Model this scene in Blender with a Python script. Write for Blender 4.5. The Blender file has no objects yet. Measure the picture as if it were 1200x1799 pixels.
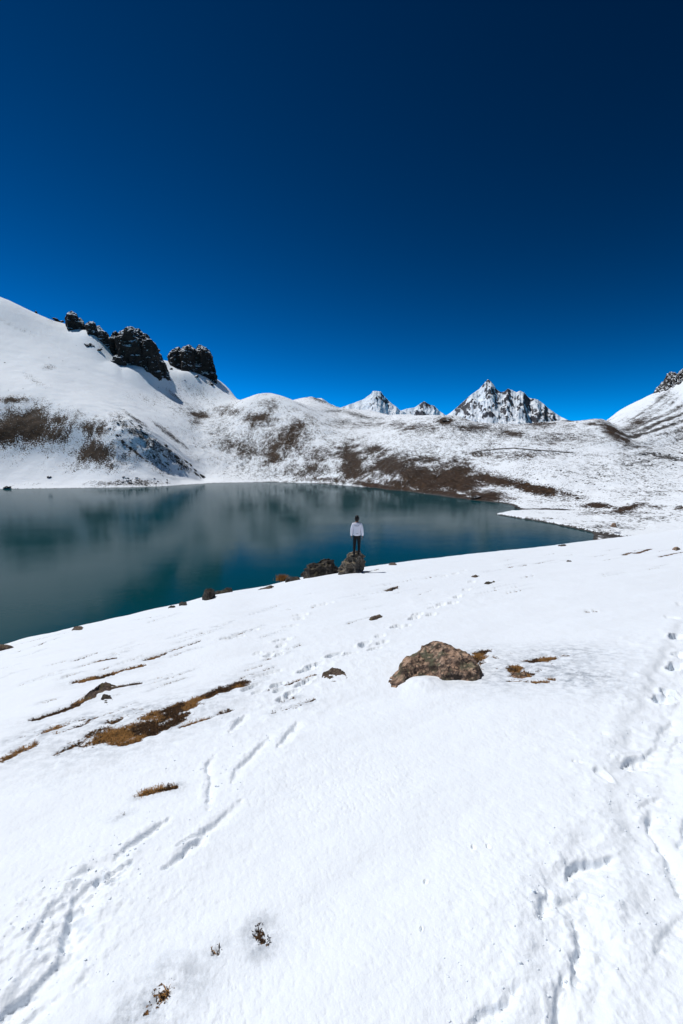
import bpy, bmesh, math, random
import numpy as np
from mathutils import Vector, Matrix

# ------------------------------------------------------------------ camera, sky, sun, exposure
SC = bpy.context.scene
COL = SC.collection
HC = 18.0                       # camera height above the lake (m)
H0 = 1.6                        # camera height above the snow
FPX = 800.0                     # focal length in photo pixels (1200 x 1799)
VH = 812.0                      # pixel row of the true horizon
PITCH = math.atan((899.5 - VH) / FPX)
SUN_EL = math.radians(60)
SUN_AZ = math.radians(-60)      # compass from +Y towards +X

cam = bpy.data.cameras.new('camera')
cam.sensor_fit = 'HORIZONTAL'; cam.sensor_width = 24.0; cam.lens = 16.0
cam.clip_start = 0.05; cam.clip_end = 20000
camo = bpy.data.objects.new('camera', cam); COL.objects.link(camo)
camo.location = (0, 0, HC); camo.rotation_euler = (math.pi / 2 - PITCH, 0, 0)
SC.camera = camo

W = bpy.data.worlds.new('World'); SC.world = W; W.use_nodes = True
wn = W.node_tree.nodes; wl = W.node_tree.links; wn.clear()
sky = wn.new('ShaderNodeTexSky'); sky.sky_type = 'NISHITA'; sky.sun_disc = False
sky.sun_elevation = SUN_EL; sky.sun_rotation = SUN_AZ
sky.altitude = 4800; sky.air_density = 1.0; sky.dust_density = 0.0; sky.ozone_density = 4.0
gam = wn.new('ShaderNodeGamma'); gam.inputs[1].default_value = 2.65
hsv = wn.new('ShaderNodeHueSaturation'); hsv.inputs['Saturation'].default_value = 1.12
hsv.inputs['Hue'].default_value = 0.476; hsv.inputs['Value'].default_value = 0.066
bg = wn.new('ShaderNodeBackground'); bg.inputs[1].default_value = 0.10
wo = wn.new('ShaderNodeOutputWorld')
wl.new(sky.outputs[0], gam.inputs[0]); wl.new(gam.outputs[0], hsv.inputs['Color'])
wl.new(hsv.outputs[0], bg.inputs[0]); wl.new(bg.outputs[0], wo.inputs[0])

sl = bpy.data.lights.new('sun', 'SUN'); sl.energy = 3.7; sl.angle = math.radians(0.53); sl.color = (1.0, 0.965, 0.925)
so = bpy.data.objects.new('sun', sl); COL.objects.link(so)
SUND = Vector((math.sin(SUN_AZ) * math.cos(SUN_EL), math.cos(SUN_AZ) * math.cos(SUN_EL), math.sin(SUN_EL)))
so.rotation_euler = SUND.to_track_quat('Z', 'Y').to_euler(); so.location = (-60, 40, 120)

SC.view_settings.view_transform = 'Standard'; SC.view_settings.look = 'None'
SC.view_settings.exposure = 0.0; SC.view_settings.gamma = 1.0
try: SC.view_settings.use_curve_mapping = False
except Exception: pass

# ------------------------------------------------------------------ maths helpers
CP, SP = math.cos(PITCH), math.sin(PITCH)
def raydir(u, v):
    x = (np.asarray(u, float) - 600.0) / FPX; y = (899.5 - np.asarray(v, float)) / FPX
    return np.stack([x, CP + y * SP, -SP + y * CP], -1)
def polar(u, v):                       # pixel -> azimuth, tan(elevation)
    d = raydir(u, v); rh = np.hypot(d[..., 0], d[..., 1])
    return np.arctan2(d[..., 0], d[..., 1]), d[..., 2] / rh
def pix(x, y, z):                      # world -> photo pixel
    dz = z - HC
    f = y * CP - dz * SP; up = y * SP + dz * CP
    f = np.maximum(f, 1e-3)
    return 600 + FPX * x / f, 899.5 - FPX * up / f
def at(u, v, r):                       # pixel + horizontal distance -> world point
    d = raydir(u, v); k = r / math.hypot(d[0], d[1])
    return Vector((d[0] * k, d[1] * k, HC + d[2] * k))

def _h(ix, iy, iz, seed):
    n = (ix.astype(np.int64) * 374761393 + iy.astype(np.int64) * 668265263 + iz * 2147483647 + seed * 1274126177) & 0xffffffff
    n = ((n ^ (n >> 13)) * 1103515245) & 0xffffffff
    n = ((n ^ (n >> 15)) * 2246822519) & 0xffffffff
    return (n ^ (n >> 16)) & 0xffff
def pn2(x, y, seed=0):
    xi = np.floor(x); yi = np.floor(y); fx = x - xi; fy = y - yi
    xi = xi.astype(np.int64); yi = yi.astype(np.int64)
    u = fx * fx * fx * (fx * (fx * 6 - 15) + 10); w = fy * fy * fy * (fy * (fy * 6 - 15) + 10)
    def g(a, b):
        t = _h(xi + a, yi + b, 0, seed) * (2 * math.pi / 65536.0)
        return np.cos(t) * (fx - a) + np.sin(t) * (fy - b)
    n00 = g(0, 0); n10 = g(1, 0); n01 = g(0, 1); n11 = g(1, 1)
    return 1.5 * ((n00 * (1 - u) + n10 * u) * (1 - w) + (n01 * (1 - u) + n11 * u) * w)
def fbm2(x, y, oct=4, seed=0, gain=0.5):
    a = 1.0; s = 0; t = 0
    for i in range(oct):
        s = s + a * pn2(x * 2 ** i + 13.7 * i, y * 2 ** i - 7.3 * i, seed + i); t += a; a *= gain
    return s / t
def ridge2(x, y, oct=4, seed=0, gain=0.5):
    a = 1.0; s = 0; t = 0
    for i in range(oct):
        s = s + a * (1 - np.abs(pn2(x * 2 ** i + 5.1 * i, y * 2 ** i + 3.3 * i, seed + i)) * 1.6); t += a; a *= gain
    return s / t
def vn3(x, y, z, seed=0):
    xi = np.floor(x); yi = np.floor(y); zi = np.floor(z); fx, fy, fz = x - xi, y - yi, z - zi
    xi = xi.astype(np.int64); yi = yi.astype(np.int64); zi = zi.astype(np.int64)
    s = lambda t: t * t * (3 - 2 * t)
    u, v, w = s(fx), s(fy), s(fz); r = 0
    for a in (0, 1):
        for b in (0, 1):
            for c in (0, 1):
                n = _h(xi + a, yi + b, (zi + c) * 97 + 11, seed) / 32768.0 - 1.0
                r = r + n * (u if a else 1 - u) * (v if b else 1 - v) * (w if c else 1 - w)
    return r
def fbm3(p, sc, oct=4, seed=0, gain=0.55):
    a = 1.0; s = 0; t = 0
    for i in range(oct):
        k = sc * 2 ** i
        s = s + a * vn3(p[:, 0] * k + 3.1 * i, p[:, 1] * k + 7.7 * i, p[:, 2] * k, seed + i); t += a; a *= gain
    return s / t
def ridge3(p, sc, oct=3, seed=0):
    a = 1.0; s = 0; t = 0
    for i in range(oct):
        k = sc * 2 ** i
        s = s + a * (1 - 2 * np.abs(vn3(p[:, 0] * k + 9.1 * i, p[:, 1] * k, p[:, 2] * k + 4.4 * i, seed + i))); t += a; a *= .5
    return s / t
def sstep(a, b, x):
    t = np.clip((x - a) / (b - a), 0, 1); return t * t * (3 - 2 * t)

# ------------------------------------------------------------------ node materials
def nmat(name):
    m = bpy.data.materials.new(name); m.use_nodes = True
    nt = m.node_tree; nt.nodes.clear()
    out = nt.nodes.new('ShaderNodeOutputMaterial'); b = nt.nodes.new('ShaderNodeBsdfPrincipled')
    nt.links.new(b.outputs[0], out.inputs[0])
    return m, nt, b
def nd(nt, t, **k):
    n = nt.nodes.new(t)
    for a, v in k.items(): setattr(n, a, v)
    return n
def inp(nt, sock, v):
    if hasattr(v, 'is_output'): nt.links.new(v, sock)
    else: sock.default_value = v
def noise(nt, vec, scale, detail=4, rough=0.55, dist=0.0):
    n = nd(nt, 'ShaderNodeTexNoise'); inp(nt, n.inputs['Vector'], vec)
    n.inputs['Scale'].default_value = scale; n.inputs['Detail'].default_value = detail
    n.inputs['Roughness'].default_value = rough; n.inputs['Distortion'].default_value = dist
    return n.outputs[0]
def mth(nt, op, a, b=0.0, c=0.0, clamp=False):
    n = nd(nt, 'ShaderNodeMath', operation=op, use_clamp=clamp)
    inp(nt, n.inputs[0], a); inp(nt, n.inputs[1], b); inp(nt, n.inputs[2], c); return n.outputs[0]
def maprange(nt, v, a, b, c=0.0, d=1.0, smooth=True):
    n = nd(nt, 'ShaderNodeMapRange'); n.interpolation_type = 'SMOOTHSTEP' if smooth else 'LINEAR'
    inp(nt, n.inputs[0], v); inp(nt, n.inputs[1], a); inp(nt, n.inputs[2], b); inp(nt, n.inputs[3], c); inp(nt, n.inputs[4], d); return n.outputs[0]
def mixc(nt, f, a, b):
    n = nd(nt, 'ShaderNodeMix', data_type='RGBA'); inp(nt, n.inputs[0], f)
    for s, v in ((n.inputs[6], a), (n.inputs[7], b)):
        if hasattr(v, 'is_output'): nt.links.new(v, s)
        else: s.default_value = (*v, 1.0)
    return n.outputs[2]
def ramp(nt, f, stops):
    n = nd(nt, 'ShaderNodeValToRGB'); inp(nt, n.inputs[0], f); e = n.color_ramp.elements
    while len(e) < len(stops): e.new(0.5)
    for q, (p, c) in zip(e, stops): q.position = p; q.color = (*c, 1)
    return n.outputs[0]
def bump(nt, h, dist, strength=1.0, nrm=None):
    n = nd(nt, 'ShaderNodeBump'); inp(nt, n.inputs['Height'], h); n.inputs['Distance'].default_value = dist
    n.inputs['Strength'].default_value = strength
    if nrm is not None: nt.links.new(nrm, n.inputs['Normal'])
    return n.outputs[0]
def attr(nt, name):
    n = nd(nt, 'ShaderNodeAttribute'); n.attribute_name = name; return n.outputs['Fac']
def pos(nt): return nd(nt, 'ShaderNodeNewGeometry').outputs['Position']
def scaled(nt, vec, s):
    n = nd(nt, 'ShaderNodeVectorMath', operation='MULTIPLY'); inp(nt, n.inputs[0], vec); n.inputs[1].default_value = s; return n.outputs[0]
def nz(nt):
    g = nd(nt, 'ShaderNodeNewGeometry'); s = nd(nt, 'ShaderNodeSeparateXYZ'); nt.links.new(g.outputs['Normal'], s.inputs[0]); return s.outputs[2]

SNOW = (0.80, 0.862, 0.93)
# foreground snow + the earth that shows through it
def m_fore():
    m, nt, b = nmat('snow_and_earth'); p = pos(nt)
    bare = attr(nt, 'bare'); thin = attr(nt, 'thin')
    n1 = noise(nt, p, 38, 4, 0.65); n2 = noise(nt, p, 140, 2)
    f = maprange(nt, mth(nt, 'ADD', bare, mth(nt, 'MULTIPLY', mth(nt, 'SUBTRACT', n1, 0.5), 1.6)), 0.44, 0.56)
    f = mth(nt, 'MULTIPLY', f, maprange(nt, bare, 0.08, 0.2))
    earth = ramp(nt, noise(nt, p, 22, 5, 0.7), [(0.32, (0.014, 0.011, 0.009)), (0.47, (0.05, 0.030, 0.016)), (0.58, (0.19, 0.095, 0.033)), (0.75, (0.28, 0.16, 0.065))])
    wet = mixc(nt, mth(nt, 'MULTIPLY', thin, maprange(nt, noise(nt, p, 11, 5, 0.7), 0.35, 0.7)), SNOW, (0.30, 0.34, 0.39))
    inp(nt, b.inputs['Base Color'], mixc(nt, f, wet, earth))
    inp(nt, b.inputs['Roughness'], mixc(nt, f, (0.55,) * 3, (0.95,) * 3))
    b.inputs['Specular IOR Level'].default_value = 0.25
    hgt = mth(nt, 'ADD', mth(nt, 'MULTIPLY', noise(nt, p, 9, 4, 0.6), 1.0), mth(nt, 'MULTIPLY', noise(nt, p, 55, 3, 0.6), 0.30))
    hgt = mth(nt, 'ADD', hgt, mth(nt, 'MULTIPLY', n2, mth(nt, 'ADD', 0.10, mth(nt, 'MULTIPLY', f, 0.6))))
    nt.links.new(bump(nt, hgt, 0.011, 0.8), b.inputs['Normal'])
    return m
# far terrain: snow, earth, rock by mask
def m_far(fine=1.0, rockc=((0.012, 0.012, 0.014), (0.05, 0.047, 0.045), (0.11, 0.10, 0.095)), name='snow_rock_far', nna=3.0):
    m, nt, b = nmat(name); p = pos(nt)
    bare = attr(nt, 'bare'); rock = attr(nt, 'rock')
    n1 = noise(nt, p, 1.15 * fine, 5, 0.72)
    nn = mth(nt, 'MULTIPLY', mth(nt, 'SUBTRACT', n1, 0.5), nna)
    f = mth(nt, 'MULTIPLY', maprange(nt, mth(nt, 'ADD', bare, nn), 0.46, 0.55), maprange(nt, bare, 0.04, 0.16))
    fr = mth(nt, 'MULTIPLY', maprange(nt, mth(nt, 'ADD', rock, nn), 0.42, 0.58), maprange(nt, rock, 0.04, 0.16))
    earth = ramp(nt, noise(nt, p, 0.35 * fine, 6, 0.75), [(0.3, (0.010, 0.0066, 0.0046)), (0.5, (0.031, 0.018, 0.0105)), (0.7, (0.078, 0.045, 0.023))])
    rk = ramp(nt, noise(nt, p, 0.3 * fine, 6, 0.75), [(0.3, rockc[0]), (0.5, rockc[1]), (0.75, rockc[2])])
    c = mixc(nt, fr, mixc(nt, f, SNOW, earth), rk)
    inp(nt, b.inputs['Base Color'], c); b.inputs['Roughness'].default_value = 0.8
    b.inputs['Specular IOR Level'].default_value = 0.15
    nt.links.new(bump(nt, mth(nt, 'ADD', noise(nt, p, 0.5 * fine, 6, 0.65), mth(nt, 'MULTIPLY', f, 0.15)), 0.9 / fine, 0.5), b.inputs['Normal'])
    return m
# rock with lichen and (optionally) snow on its upper faces
def m_rock(name, c, s, lichen=None, snow=0.0, dark=0.5):
    m, nt, b = nmat(name); tc = nd(nt, 'ShaderNodeTexCoord').outputs['Object']
    big = noise(nt, tc, 1.6 * s, 5, 0.65); mid = noise(nt, tc, 6 * s, 6, 0.7)
    base = ramp(nt, mth(nt, 'ADD', mth(nt, 'MULTIPLY', big, 0.4), mth(nt, 'MULTIPLY', mid, 0.6)), [(0.36, c[0]), (0.5, c[1]), (0.66, c[2])])
    vo = nd(nt, 'ShaderNodeTexVoronoi', feature='F1'); inp(nt, vo.inputs['Vector'], tc); vo.inputs['Scale'].default_value = 9 * s
    pit = maprange(nt, mth(nt, 'ADD', vo.outputs['Distance'], mth(nt, 'MULTIPLY', mid, 0.5)), 0.35, 0.7)
    base = mixc(nt, mth(nt, 'MULTIPLY', mth(nt, 'MULTIPLY', pit, maprange(nt, noise(nt, tc, 3.5 * s, 4, .65), 0.42, 0.58)), dark), base, (0.016, 0.014, 0.013))
    if lichen:
        lf = mth(nt, 'MULTIPLY', maprange(nt, noise(nt, tc, 3.1 * s, 5, 0.7), 0.50, 0.62), maprange(nt, nz(nt), 0.35, 0.85))
        base = mixc(nt, mth(nt, 'MULTIPLY', lf, 0.6), base, lichen)
    if snow:
        sf = maprange(nt, mth(nt, 'ADD', nz(nt), mth(nt, 'MULTIPLY', mth(nt, 'SUBTRACT', noise(nt, tc, 2.2 * s, 5, 0.7), 0.5), 1.5)), 1.0 - snow, 1.12 - snow)
        base = mixc(nt, sf, base, SNOW)
    inp(nt, b.inputs['Base Color'], base); b.inputs['Roughness'].default_value = 0.85
    b.inputs['Specular IOR Level'].default_value = 0.2
    nt.links.new(bump(nt, mth(nt, 'ADD', mid, mth(nt, 'MULTIPLY', pit, -0.35)), 0.10 / s, 0.9), b.inputs['Normal'])
    return m
def m_flat(name, c, rough=0.8, var=0.25, scale=20, spec=0.2):
    m, nt, b = nmat(name); tc = nd(nt, 'ShaderNodeTexCoord').outputs['Object']
    n = noise(nt, tc, scale, 4, 0.6)
    inp(nt, b.inputs['Base Color'], mixc(nt, n, tuple(x * (1 - var) for x in c), tuple(min(1, x * (1 + var)) for x in c)))
    b.inputs['Roughness'].default_value = rough; b.inputs['Specular IOR Level'].default_value = spec
    nt.links.new(bump(nt, n, 0.01, 0.4), b.inputs['Normal'])
    return m
def m_water():
    m = bpy.data.materials.new('lake_water'); m.use_nodes = True; nt = m.node_tree; nt.nodes.clear()
    out = nd(nt, 'ShaderNodeOutputMaterial'); p = pos(nt)
    dif = nd(nt, 'ShaderNodeBsdfDiffuse'); dif.inputs[0].default_value = (0.001, 0.044, 0.057, 1)
    gl = nd(nt, 'ShaderNodeBsdfGlossy'); gl.inputs['Roughness'].default_value = 0.035
    fr = nd(nt, 'ShaderNodeFresnel'); fr.inputs['IOR'].default_value = 1.33
    w1 = noise(nt, scaled(nt, p, (1.0, 1.5, 1.0)), 1.3, 4, 0.6); w2 = noise(nt, p, 0.16, 3, 0.5); w3 = noise(nt, p, 4.0, 2)
    calm = maprange(nt, noise(nt, scaled(nt, p, (0.012, 0.03, 1)), 1.0, 3), 0.35, 0.65, 0.6, 1.25)
    h = mth(nt, 'ADD', mth(nt, 'MULTIPLY', w1, 0.10), mth(nt, 'ADD', mth(nt, 'MULTIPLY', w2, 0.12), mth(nt, 'MULTIPLY', w3, 0.035)))
    bp = bump(nt, mth(nt, 'MULTIPLY', h, calm), 0.135, 1.0)
    nt.links.new(bp, gl.inputs['Normal']); nt.links.new(bp, fr.inputs['Normal'])
    mx = nd(nt, 'ShaderNodeMixShader'); inp(nt, mx.inputs[0], mth(nt, 'MULTIPLY', fr.outputs[0], 0.52))     # rippled, so it mirrors less than still water
    nt.links.new(dif.outputs[0], mx.inputs[1]); nt.links.new(gl.outputs[0], mx.inputs[2]); nt.links.new(mx.outputs[0], out.inputs[0])
    return m
M_FORE = m_fore(); M_FAR = m_far()
M_WATER = m_water()

# ------------------------------------------------------------------ object helpers
def link(name, me, mat=None, parent=None):
    o = bpy.data.objects.new(name, me); COL.objects.link(o)
    if mat is not None and me is not None and not me.materials: me.materials.append(mat)
    if parent is not None: o.parent = parent
    return o
def tag(o, label=None, cat=None, group=None, kind=None):
    if label: o['label'] = label
    if cat: o['category'] = cat
    if group: o['group'] = group
    if kind: o['kind'] = kind
    return o
def mesh_np(name, V, F, smooth=True, attrs=None):
    """V (n,3), F (m,k) with one k."""
    me = bpy.data.meshes.new(name); V = np.asarray(V, np.float32); F = np.asarray(F, np.int32)
    m, k = F.shape
    me.vertices.add(len(V)); me.vertices.foreach_set('co', V.ravel())
    me.loops.add(m * k); me.loops.foreach_set('vertex_index', F.ravel())
    me.polygons.add(m); me.polygons.foreach_set('loop_start', np.arange(0, m * k, k, dtype=np.int32))
    me.update(calc_edges=True)
    if smooth: me.polygons.foreach_set('use_smooth', np.ones(m, bool))
    for a, d in (attrs or {}).items():
        t = me.attributes.new(a, 'FLOAT', 'POINT'); t.data.foreach_set('value', np.asarray(d, np.float32).ravel())
    me.validate(); me.update()
    return me
def grid_faces(nr, nc, keep=None):
    i = np.arange(nr - 1)[:, None] * nc + np.arange(nc - 1)[None, :]
    F = np.stack([i, i + 1, i + nc + 1, i + nc], -1).reshape(-1, 4)
    return F if keep is None else F[keep.ravel()]

# ------------------------------------------------------------------ near snow slope: base height
EDGE = [(-500, 1245, 12), (-200, 1182, 14), (0, 1136, 15), (60, 1119, 15.5), (120, 1104, 16), (200, 1088, 17), (310, 1064, 18), (360, 1050, 19.5),
        (400, 1041, 19), (450, 1034, 22), (535, 1014, 25), (595, 1002, 27), (640, 997, 29), (700, 989, 32), (760, 981, 36), (830, 973, 42),
        (900, 966, 47), (960, 960, 58), (1010, 953, 70), (1080, 945, 92), (1140, 937, 105), (1200, 929, 115), (1400, 905, 130), (1900, 860, 150)]
_et = np.array([polar(u, v)[0] for u, v, r in EDGE]); _ee = np.array([-polar(u, v)[1] for u, v, r in EDGE]); _er = np.array([r for u, v, r in EDGE], float)
_tt = np.radians(np.linspace(-180, 180, 1441))
def _sm(y, n):
    k = np.hanning(n); k /= k.sum(); return np.convolve(np.pad(y, n // 2, mode='edge'), k, 'same')[n // 2:-(n // 2)]
_Et = _sm(np.interp(_tt, _et, _ee), 25); _Rt = np.exp(_sm(np.interp(_tt, _et, np.log(_er)), 61))
_G = _Et - 1.5 * H0 / _Rt
_k = np.abs(_tt) < math.radians(42); _pa, _pb = np.linalg.lstsq(np.stack([np.cos(_tt[_k]), np.sin(_tt[_k])], -1), _G[_k], rcond=None)[0]
CA, SA = math.cos(math.radians(20)), math.sin(math.radians(20))
def zbase(x, y):
    x = np.asarray(x, float); y = np.asarray(y, float)
    r = np.hypot(x, y); th = np.arctan2(x, y)
    E = np.interp(th, _tt, _Et); R = np.interp(th, _tt, _Rt)
    g0 = E - 1.5 * H0 / R
    gp = _pa * np.cos(th) + _pb * np.sin(th)                 # close to the camera the slope is one even plane
    w = sstep(0.05, 0.75, r / R) * np.where(np.abs(th) < 1.2, 1, np.clip((2.0 - np.abs(th)) / .8, 0, 1))
    g0 = gp + (g0 - gp) * w
    k = H0 / (2 * R ** 3)
    z = HC - H0 - r * g0 - np.minimum(k * r ** 3, r * 0.55 + 1.0)
    # undulation: wind-smoothed drifts running along the strata of the slope (lower left to upper right)
    S_ = x * CA + y * SA; Q_ = -x * SA + y * CA
    z = z + 0.075 * fbm2(S_ / 5.5, Q_ / 2.2, 3, 5) * sstep(0.6, 3, r) + 0.026 * fbm2(S_ / 1.3, Q_ / 0.6, 3, 15) * sstep(0.4, 1.5, r)
    return z + 0.06 * ridge2(S_ / 14, Q_ / 1.3, 3, 31) ** 3 * sstep(2, -8, x) * sstep(5, 10, r) * sstep(60, 25, r)
def hit(u, v):                         # pixel -> point on the near slope
    d = raydir(u, v); t = np.geomspace(0.8, 160, 500)
    P = d[None] * t[:, None]; dz = HC + P[:, 2] - zbase(P[:, 0], P[:, 1])
    i = np.argmax(dz < 0) if (dz < 0).any() else int(np.argmin(dz))
    if i > 0 and dz[i] < 0:
        k = dz[i - 1] / (dz[i - 1] - dz[i]); tt = t[i - 1] + k * (t[i] - t[i - 1])
    else: tt = t[i]
    return Vector((d[0] * tt, d[1] * tt, HC + d[2] * tt))

def build_slope():
    th = np.radians(np.concatenate([np.linspace(-180, -47, 34), np.linspace(-45, 45, 801), np.linspace(47, 180, 34)]))
    ph = np.concatenate([np.linspace(math.atan(H0 / 0.12), math.atan(H0 / 0.8), 12)[:-1], np.linspace(math.atan(H0 / 0.8), math.atan(H0 / 16), 640)[:-1],
                         np.linspace(math.atan(H0 / 16), math.atan(H0 / 175), 150)])
    r = np.concatenate([[.002], H0 / np.tan(ph)])
    R, T = np.meshgrid(r, th, indexing='ij'); X = R * np.sin(T); Y = R * np.cos(T)
    Z = zbase(X, Y)
    S = X * CA + Y * SA; Q = -X * SA + Y * CA
    Z += 0.0050 * fbm2(X / 0.16, Y / 0.13, 3, 25) * (R < 30)
    pit = fbm2((X + .4 * Y) / 0.028, (Y - .4 * X) / 0.050, 3, 27, .6); Z -= 0.0042 * sstep(-.1, .6, pit) * sstep(9, 5, R) * (.45 + .55 * sstep(-.2, .4, fbm2(X / 1.1, Y / 1.1, 2, 28)))
    bare = np.zeros_like(Z); thin = np.zeros_like(Z)
    def window(x0, x1, y0, y1, m):
        return np.nonzero((X > x0 - m) & (X < x1 + m) & (Y > y0 - m) & (Y < y1 + m))
    def segdist(x, y, pts):
        best = np.full(x.shape, 1e9); sgn = np.zeros_like(best); tt = np.zeros_like(best); n = len(pts) - 1
        for i in range(n):
            (ax, ay), (bx, by) = pts[i], pts[i + 1]
            dx, dy = bx - ax, by - ay; L = math.hypot(dx, dy) + 1e-9
            t = np.clip(((x - ax) * dx + (y - ay) * dy) / L ** 2, 0, 1)
            d = np.hypot(x - ax - t * dx, y - ay - t * dy)
            s = ((x - ax) * dy - (y - ay) * dx) / L
            k = d < best; best = np.where(k, d, best); sgn = np.where(k, s, sgn); tt = np.where(k, (i + t) / n, tt)
        return best, sgn, tt
    # trodden grooves: steep wall on the sunward side, ramp on the other, crumbs thrown on the rim
    for pts, w, dep in GROOVES:
        w *= .75; dep *= .56
        P = [tuple(hit(u, v)[:2]) for u, v in pts]
        xs = [p[0] for p in P]; ys = [p[1] for p in P]
        I = window(min(xs), max(xs), min(ys), max(ys), 3 * w + 0.3)
        x, y = X[I], Y[I]
        jx = x + 0.25 * w * fbm2(x / (0.9 * w), y / (0.9 * w), 3, 41); jy = y + 0.25 * w * fbm2(x / (0.9 * w), y / (0.9 * w), 3, 47)
        d, s, t = segdist(jx, jy, P)
        if P[-1][1] < P[0][1]: s = -s
        end = np.clip(np.minimum(t, 1 - t) * 5, 0, 1) ** 0.5 * sstep(w * 1.3, w * 0.8, d - np.abs(np.clip(s, -w * .2, w)) * 0)
        over = (t <= 0.0005) | (t >= 0.9995)
        f = sstep(-0.006, 0.018, s) * (1 - sstep(0.25 * w, w, s))
        f = np.where(over, f * sstep(w * 0.7, w * 0.15, d), f * (0.35 + 0.65 * np.clip(np.minimum(t, 1 - t) * 6, 0, 1)))
        rim = np.exp(-((s + 0.35 * w) / (0.30 * w)) ** 2) * np.where(over, 0, np.clip(np.minimum(t, 1 - t) * 5, 0, 1))
        lump = fbm2(x / (0.22 * w + .02), y / (0.22 * w + .02), 3, 51)
        f = f * (.58 + .42 * sstep(-.22, .06, fbm2(x / .30, y / .30, 2, 57)))
        Z[I] += -dep * f * (0.85 + 0.3 * lump) + 0.25 * dep * rim * (0.7 + 1.0 * lump)
    # wide trodden troughs along the two trails
    for pts, w, dep in (([(1215, 1090), (1185, 1170), (1160, 1240), (1125, 1330), (1140, 1430), (1175, 1540), (1210, 1600)], .20, .034), ([(1060, 1490), (1000, 1560), (1020, 1650), (1000, 1760), (990, 1860)], .15, .022), ([(170, 1535), (130, 1600), (110, 1680), (40, 1770), (-60, 1850)], .13, .018)):
        P = [tuple(hit(u, v)[:2]) for u, v in pts]; xs = [p[0] for p in P]; ys = [p[1] for p in P]
        I = window(min(xs), max(xs), min(ys), max(ys), 3 * w); x, y = X[I], Y[I]; d, s_, t_ = segdist(x + .06 * fbm2(x / .3, y / .3, 3, 63), y + .06 * fbm2(x / .3, y / .3, 3, 67), P)
        Z[I] += dep * (-sstep(w, w * .45, d) * (.7 + .5 * fbm2(x / .22, y / .22, 3, 69)) + .25 * np.exp(-((d - 1.25 * w) / (.22 * w)) ** 2) * (.6 + fbm2(x / .1, y / .1, 3, 70)))
    # single footprints: oval pits with a ragged rim
    for u, v, ln, wd, ang, dep in PRINTS:
        ln *= .85; wd *= .75; dep *= .85
        c = hit(u, v); I = window(c.x, c.x, c.y, c.y, ln * 1.6 + 0.1); x, y = X[I] - c.x, Y[I] - c.y
        ca, sa = math.cos(ang), math.sin(ang); l = x * sa + y * ca; q = x * ca - y * sa
        nz_ = fbm2(X[I] / 0.09, Y[I] / 0.09, 3, int(u) % 97)
        d = np.sqrt((l / (ln * .5)) ** 2 + (q / (wd * .5)) ** 2) + 0.28 * nz_
        f = 1 - sstep(0.80, 1.04, d); rim = np.exp(-((d - 1.3) / 0.22) ** 2)
        Z[I] += -dep * f * (1 + 0.4 * nz_) + 0.28 * dep * rim * (0.5 + 1.6 * nz_)
    # churned snow where many feet passed, and crumbs
    for u, v, rad, amp, sc in CHURN:
        c = hit(u, v); I = window(c.x, c.x, c.y, c.y, rad * 1.7); d = np.hypot(X[I] - c.x, Y[I] - c.y) / rad
        n = fbm2(X[I] / sc, Y[I] / sc, 4, 61); Z[I] += .6 * amp * np.exp(-d ** 2 * 1.4) * (n + 0.7 * np.abs(n))
    for u, v, rad, h in MOUNDS:
        c = hit(u, v); I = window(c.x, c.x, c.y, c.y, rad * 2.5); d = np.hypot(X[I] - c.x, Y[I] - c.y) / rad
        Z[I] += h * np.exp(-d ** 2) * (1 + 0.25 * fbm2(X[I] / 0.1, Y[I] / 0.1, 3, 71))
    # bare earth showing through: snow is thinner there, so the surface sits lower
    n1 = fbm2(S / 0.75, Q / 0.30, 4, 81); n2 = fbm2(X / 0.12, Y / 0.12, 3, 85)
    for pts, wpx, amp, th_ in BARE:
        if amp < .5 and th_ > .4: amp += .12
        Pw = [hit(u, v) for u, v in pts]; P = [tuple(p[:2]) for p in Pw]
        rr = sum(p.xy.length for p in Pw) / len(Pw); w = max(wpx * rr / FPX * 1.9, 0.02)
        xs = [p[0] for p in P]; ys = [p[1] for p in P]
        I = window(min(xs), max(xs), min(ys), max(ys), 4 * w + .1)
        d, s, t = segdist(X[I], Y[I], P); d = d / w
        b = amp * (1.05 - 0.62 * d) + 0.62 * n1[I] + 0.50 * n2[I] - np.where((t < .001) | (t > .999), 0.15, 0)
        b = np.clip(b, 0, 1) * (d < 3)
        bare[I] = np.maximum(bare[I], b); thin[I] = np.maximum(thin[I], th_ * np.exp(-(d / 3.2) ** 2))
    Z -= (0.008 + 0.027 * sstep(3, 8, R)) * sstep(0.3, 0.6, bare)
    Z += 0.02 * sstep(0.45, 0.8, bare) * (ridge2(X / 0.10, Y / 0.10, 2, 91) - .4)
    V = np.stack([X, Y, Z], -1).reshape(-1, 3)
    me = mesh_np('snow_slope', V, grid_faces(*X.shape)[:, ::-1], True, {'bare': bare, 'thin': thin})
    o = link('snow_ground', me, M_FORE); tag(o, kind='structure')
    return X, Y, Z, bare

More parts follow.
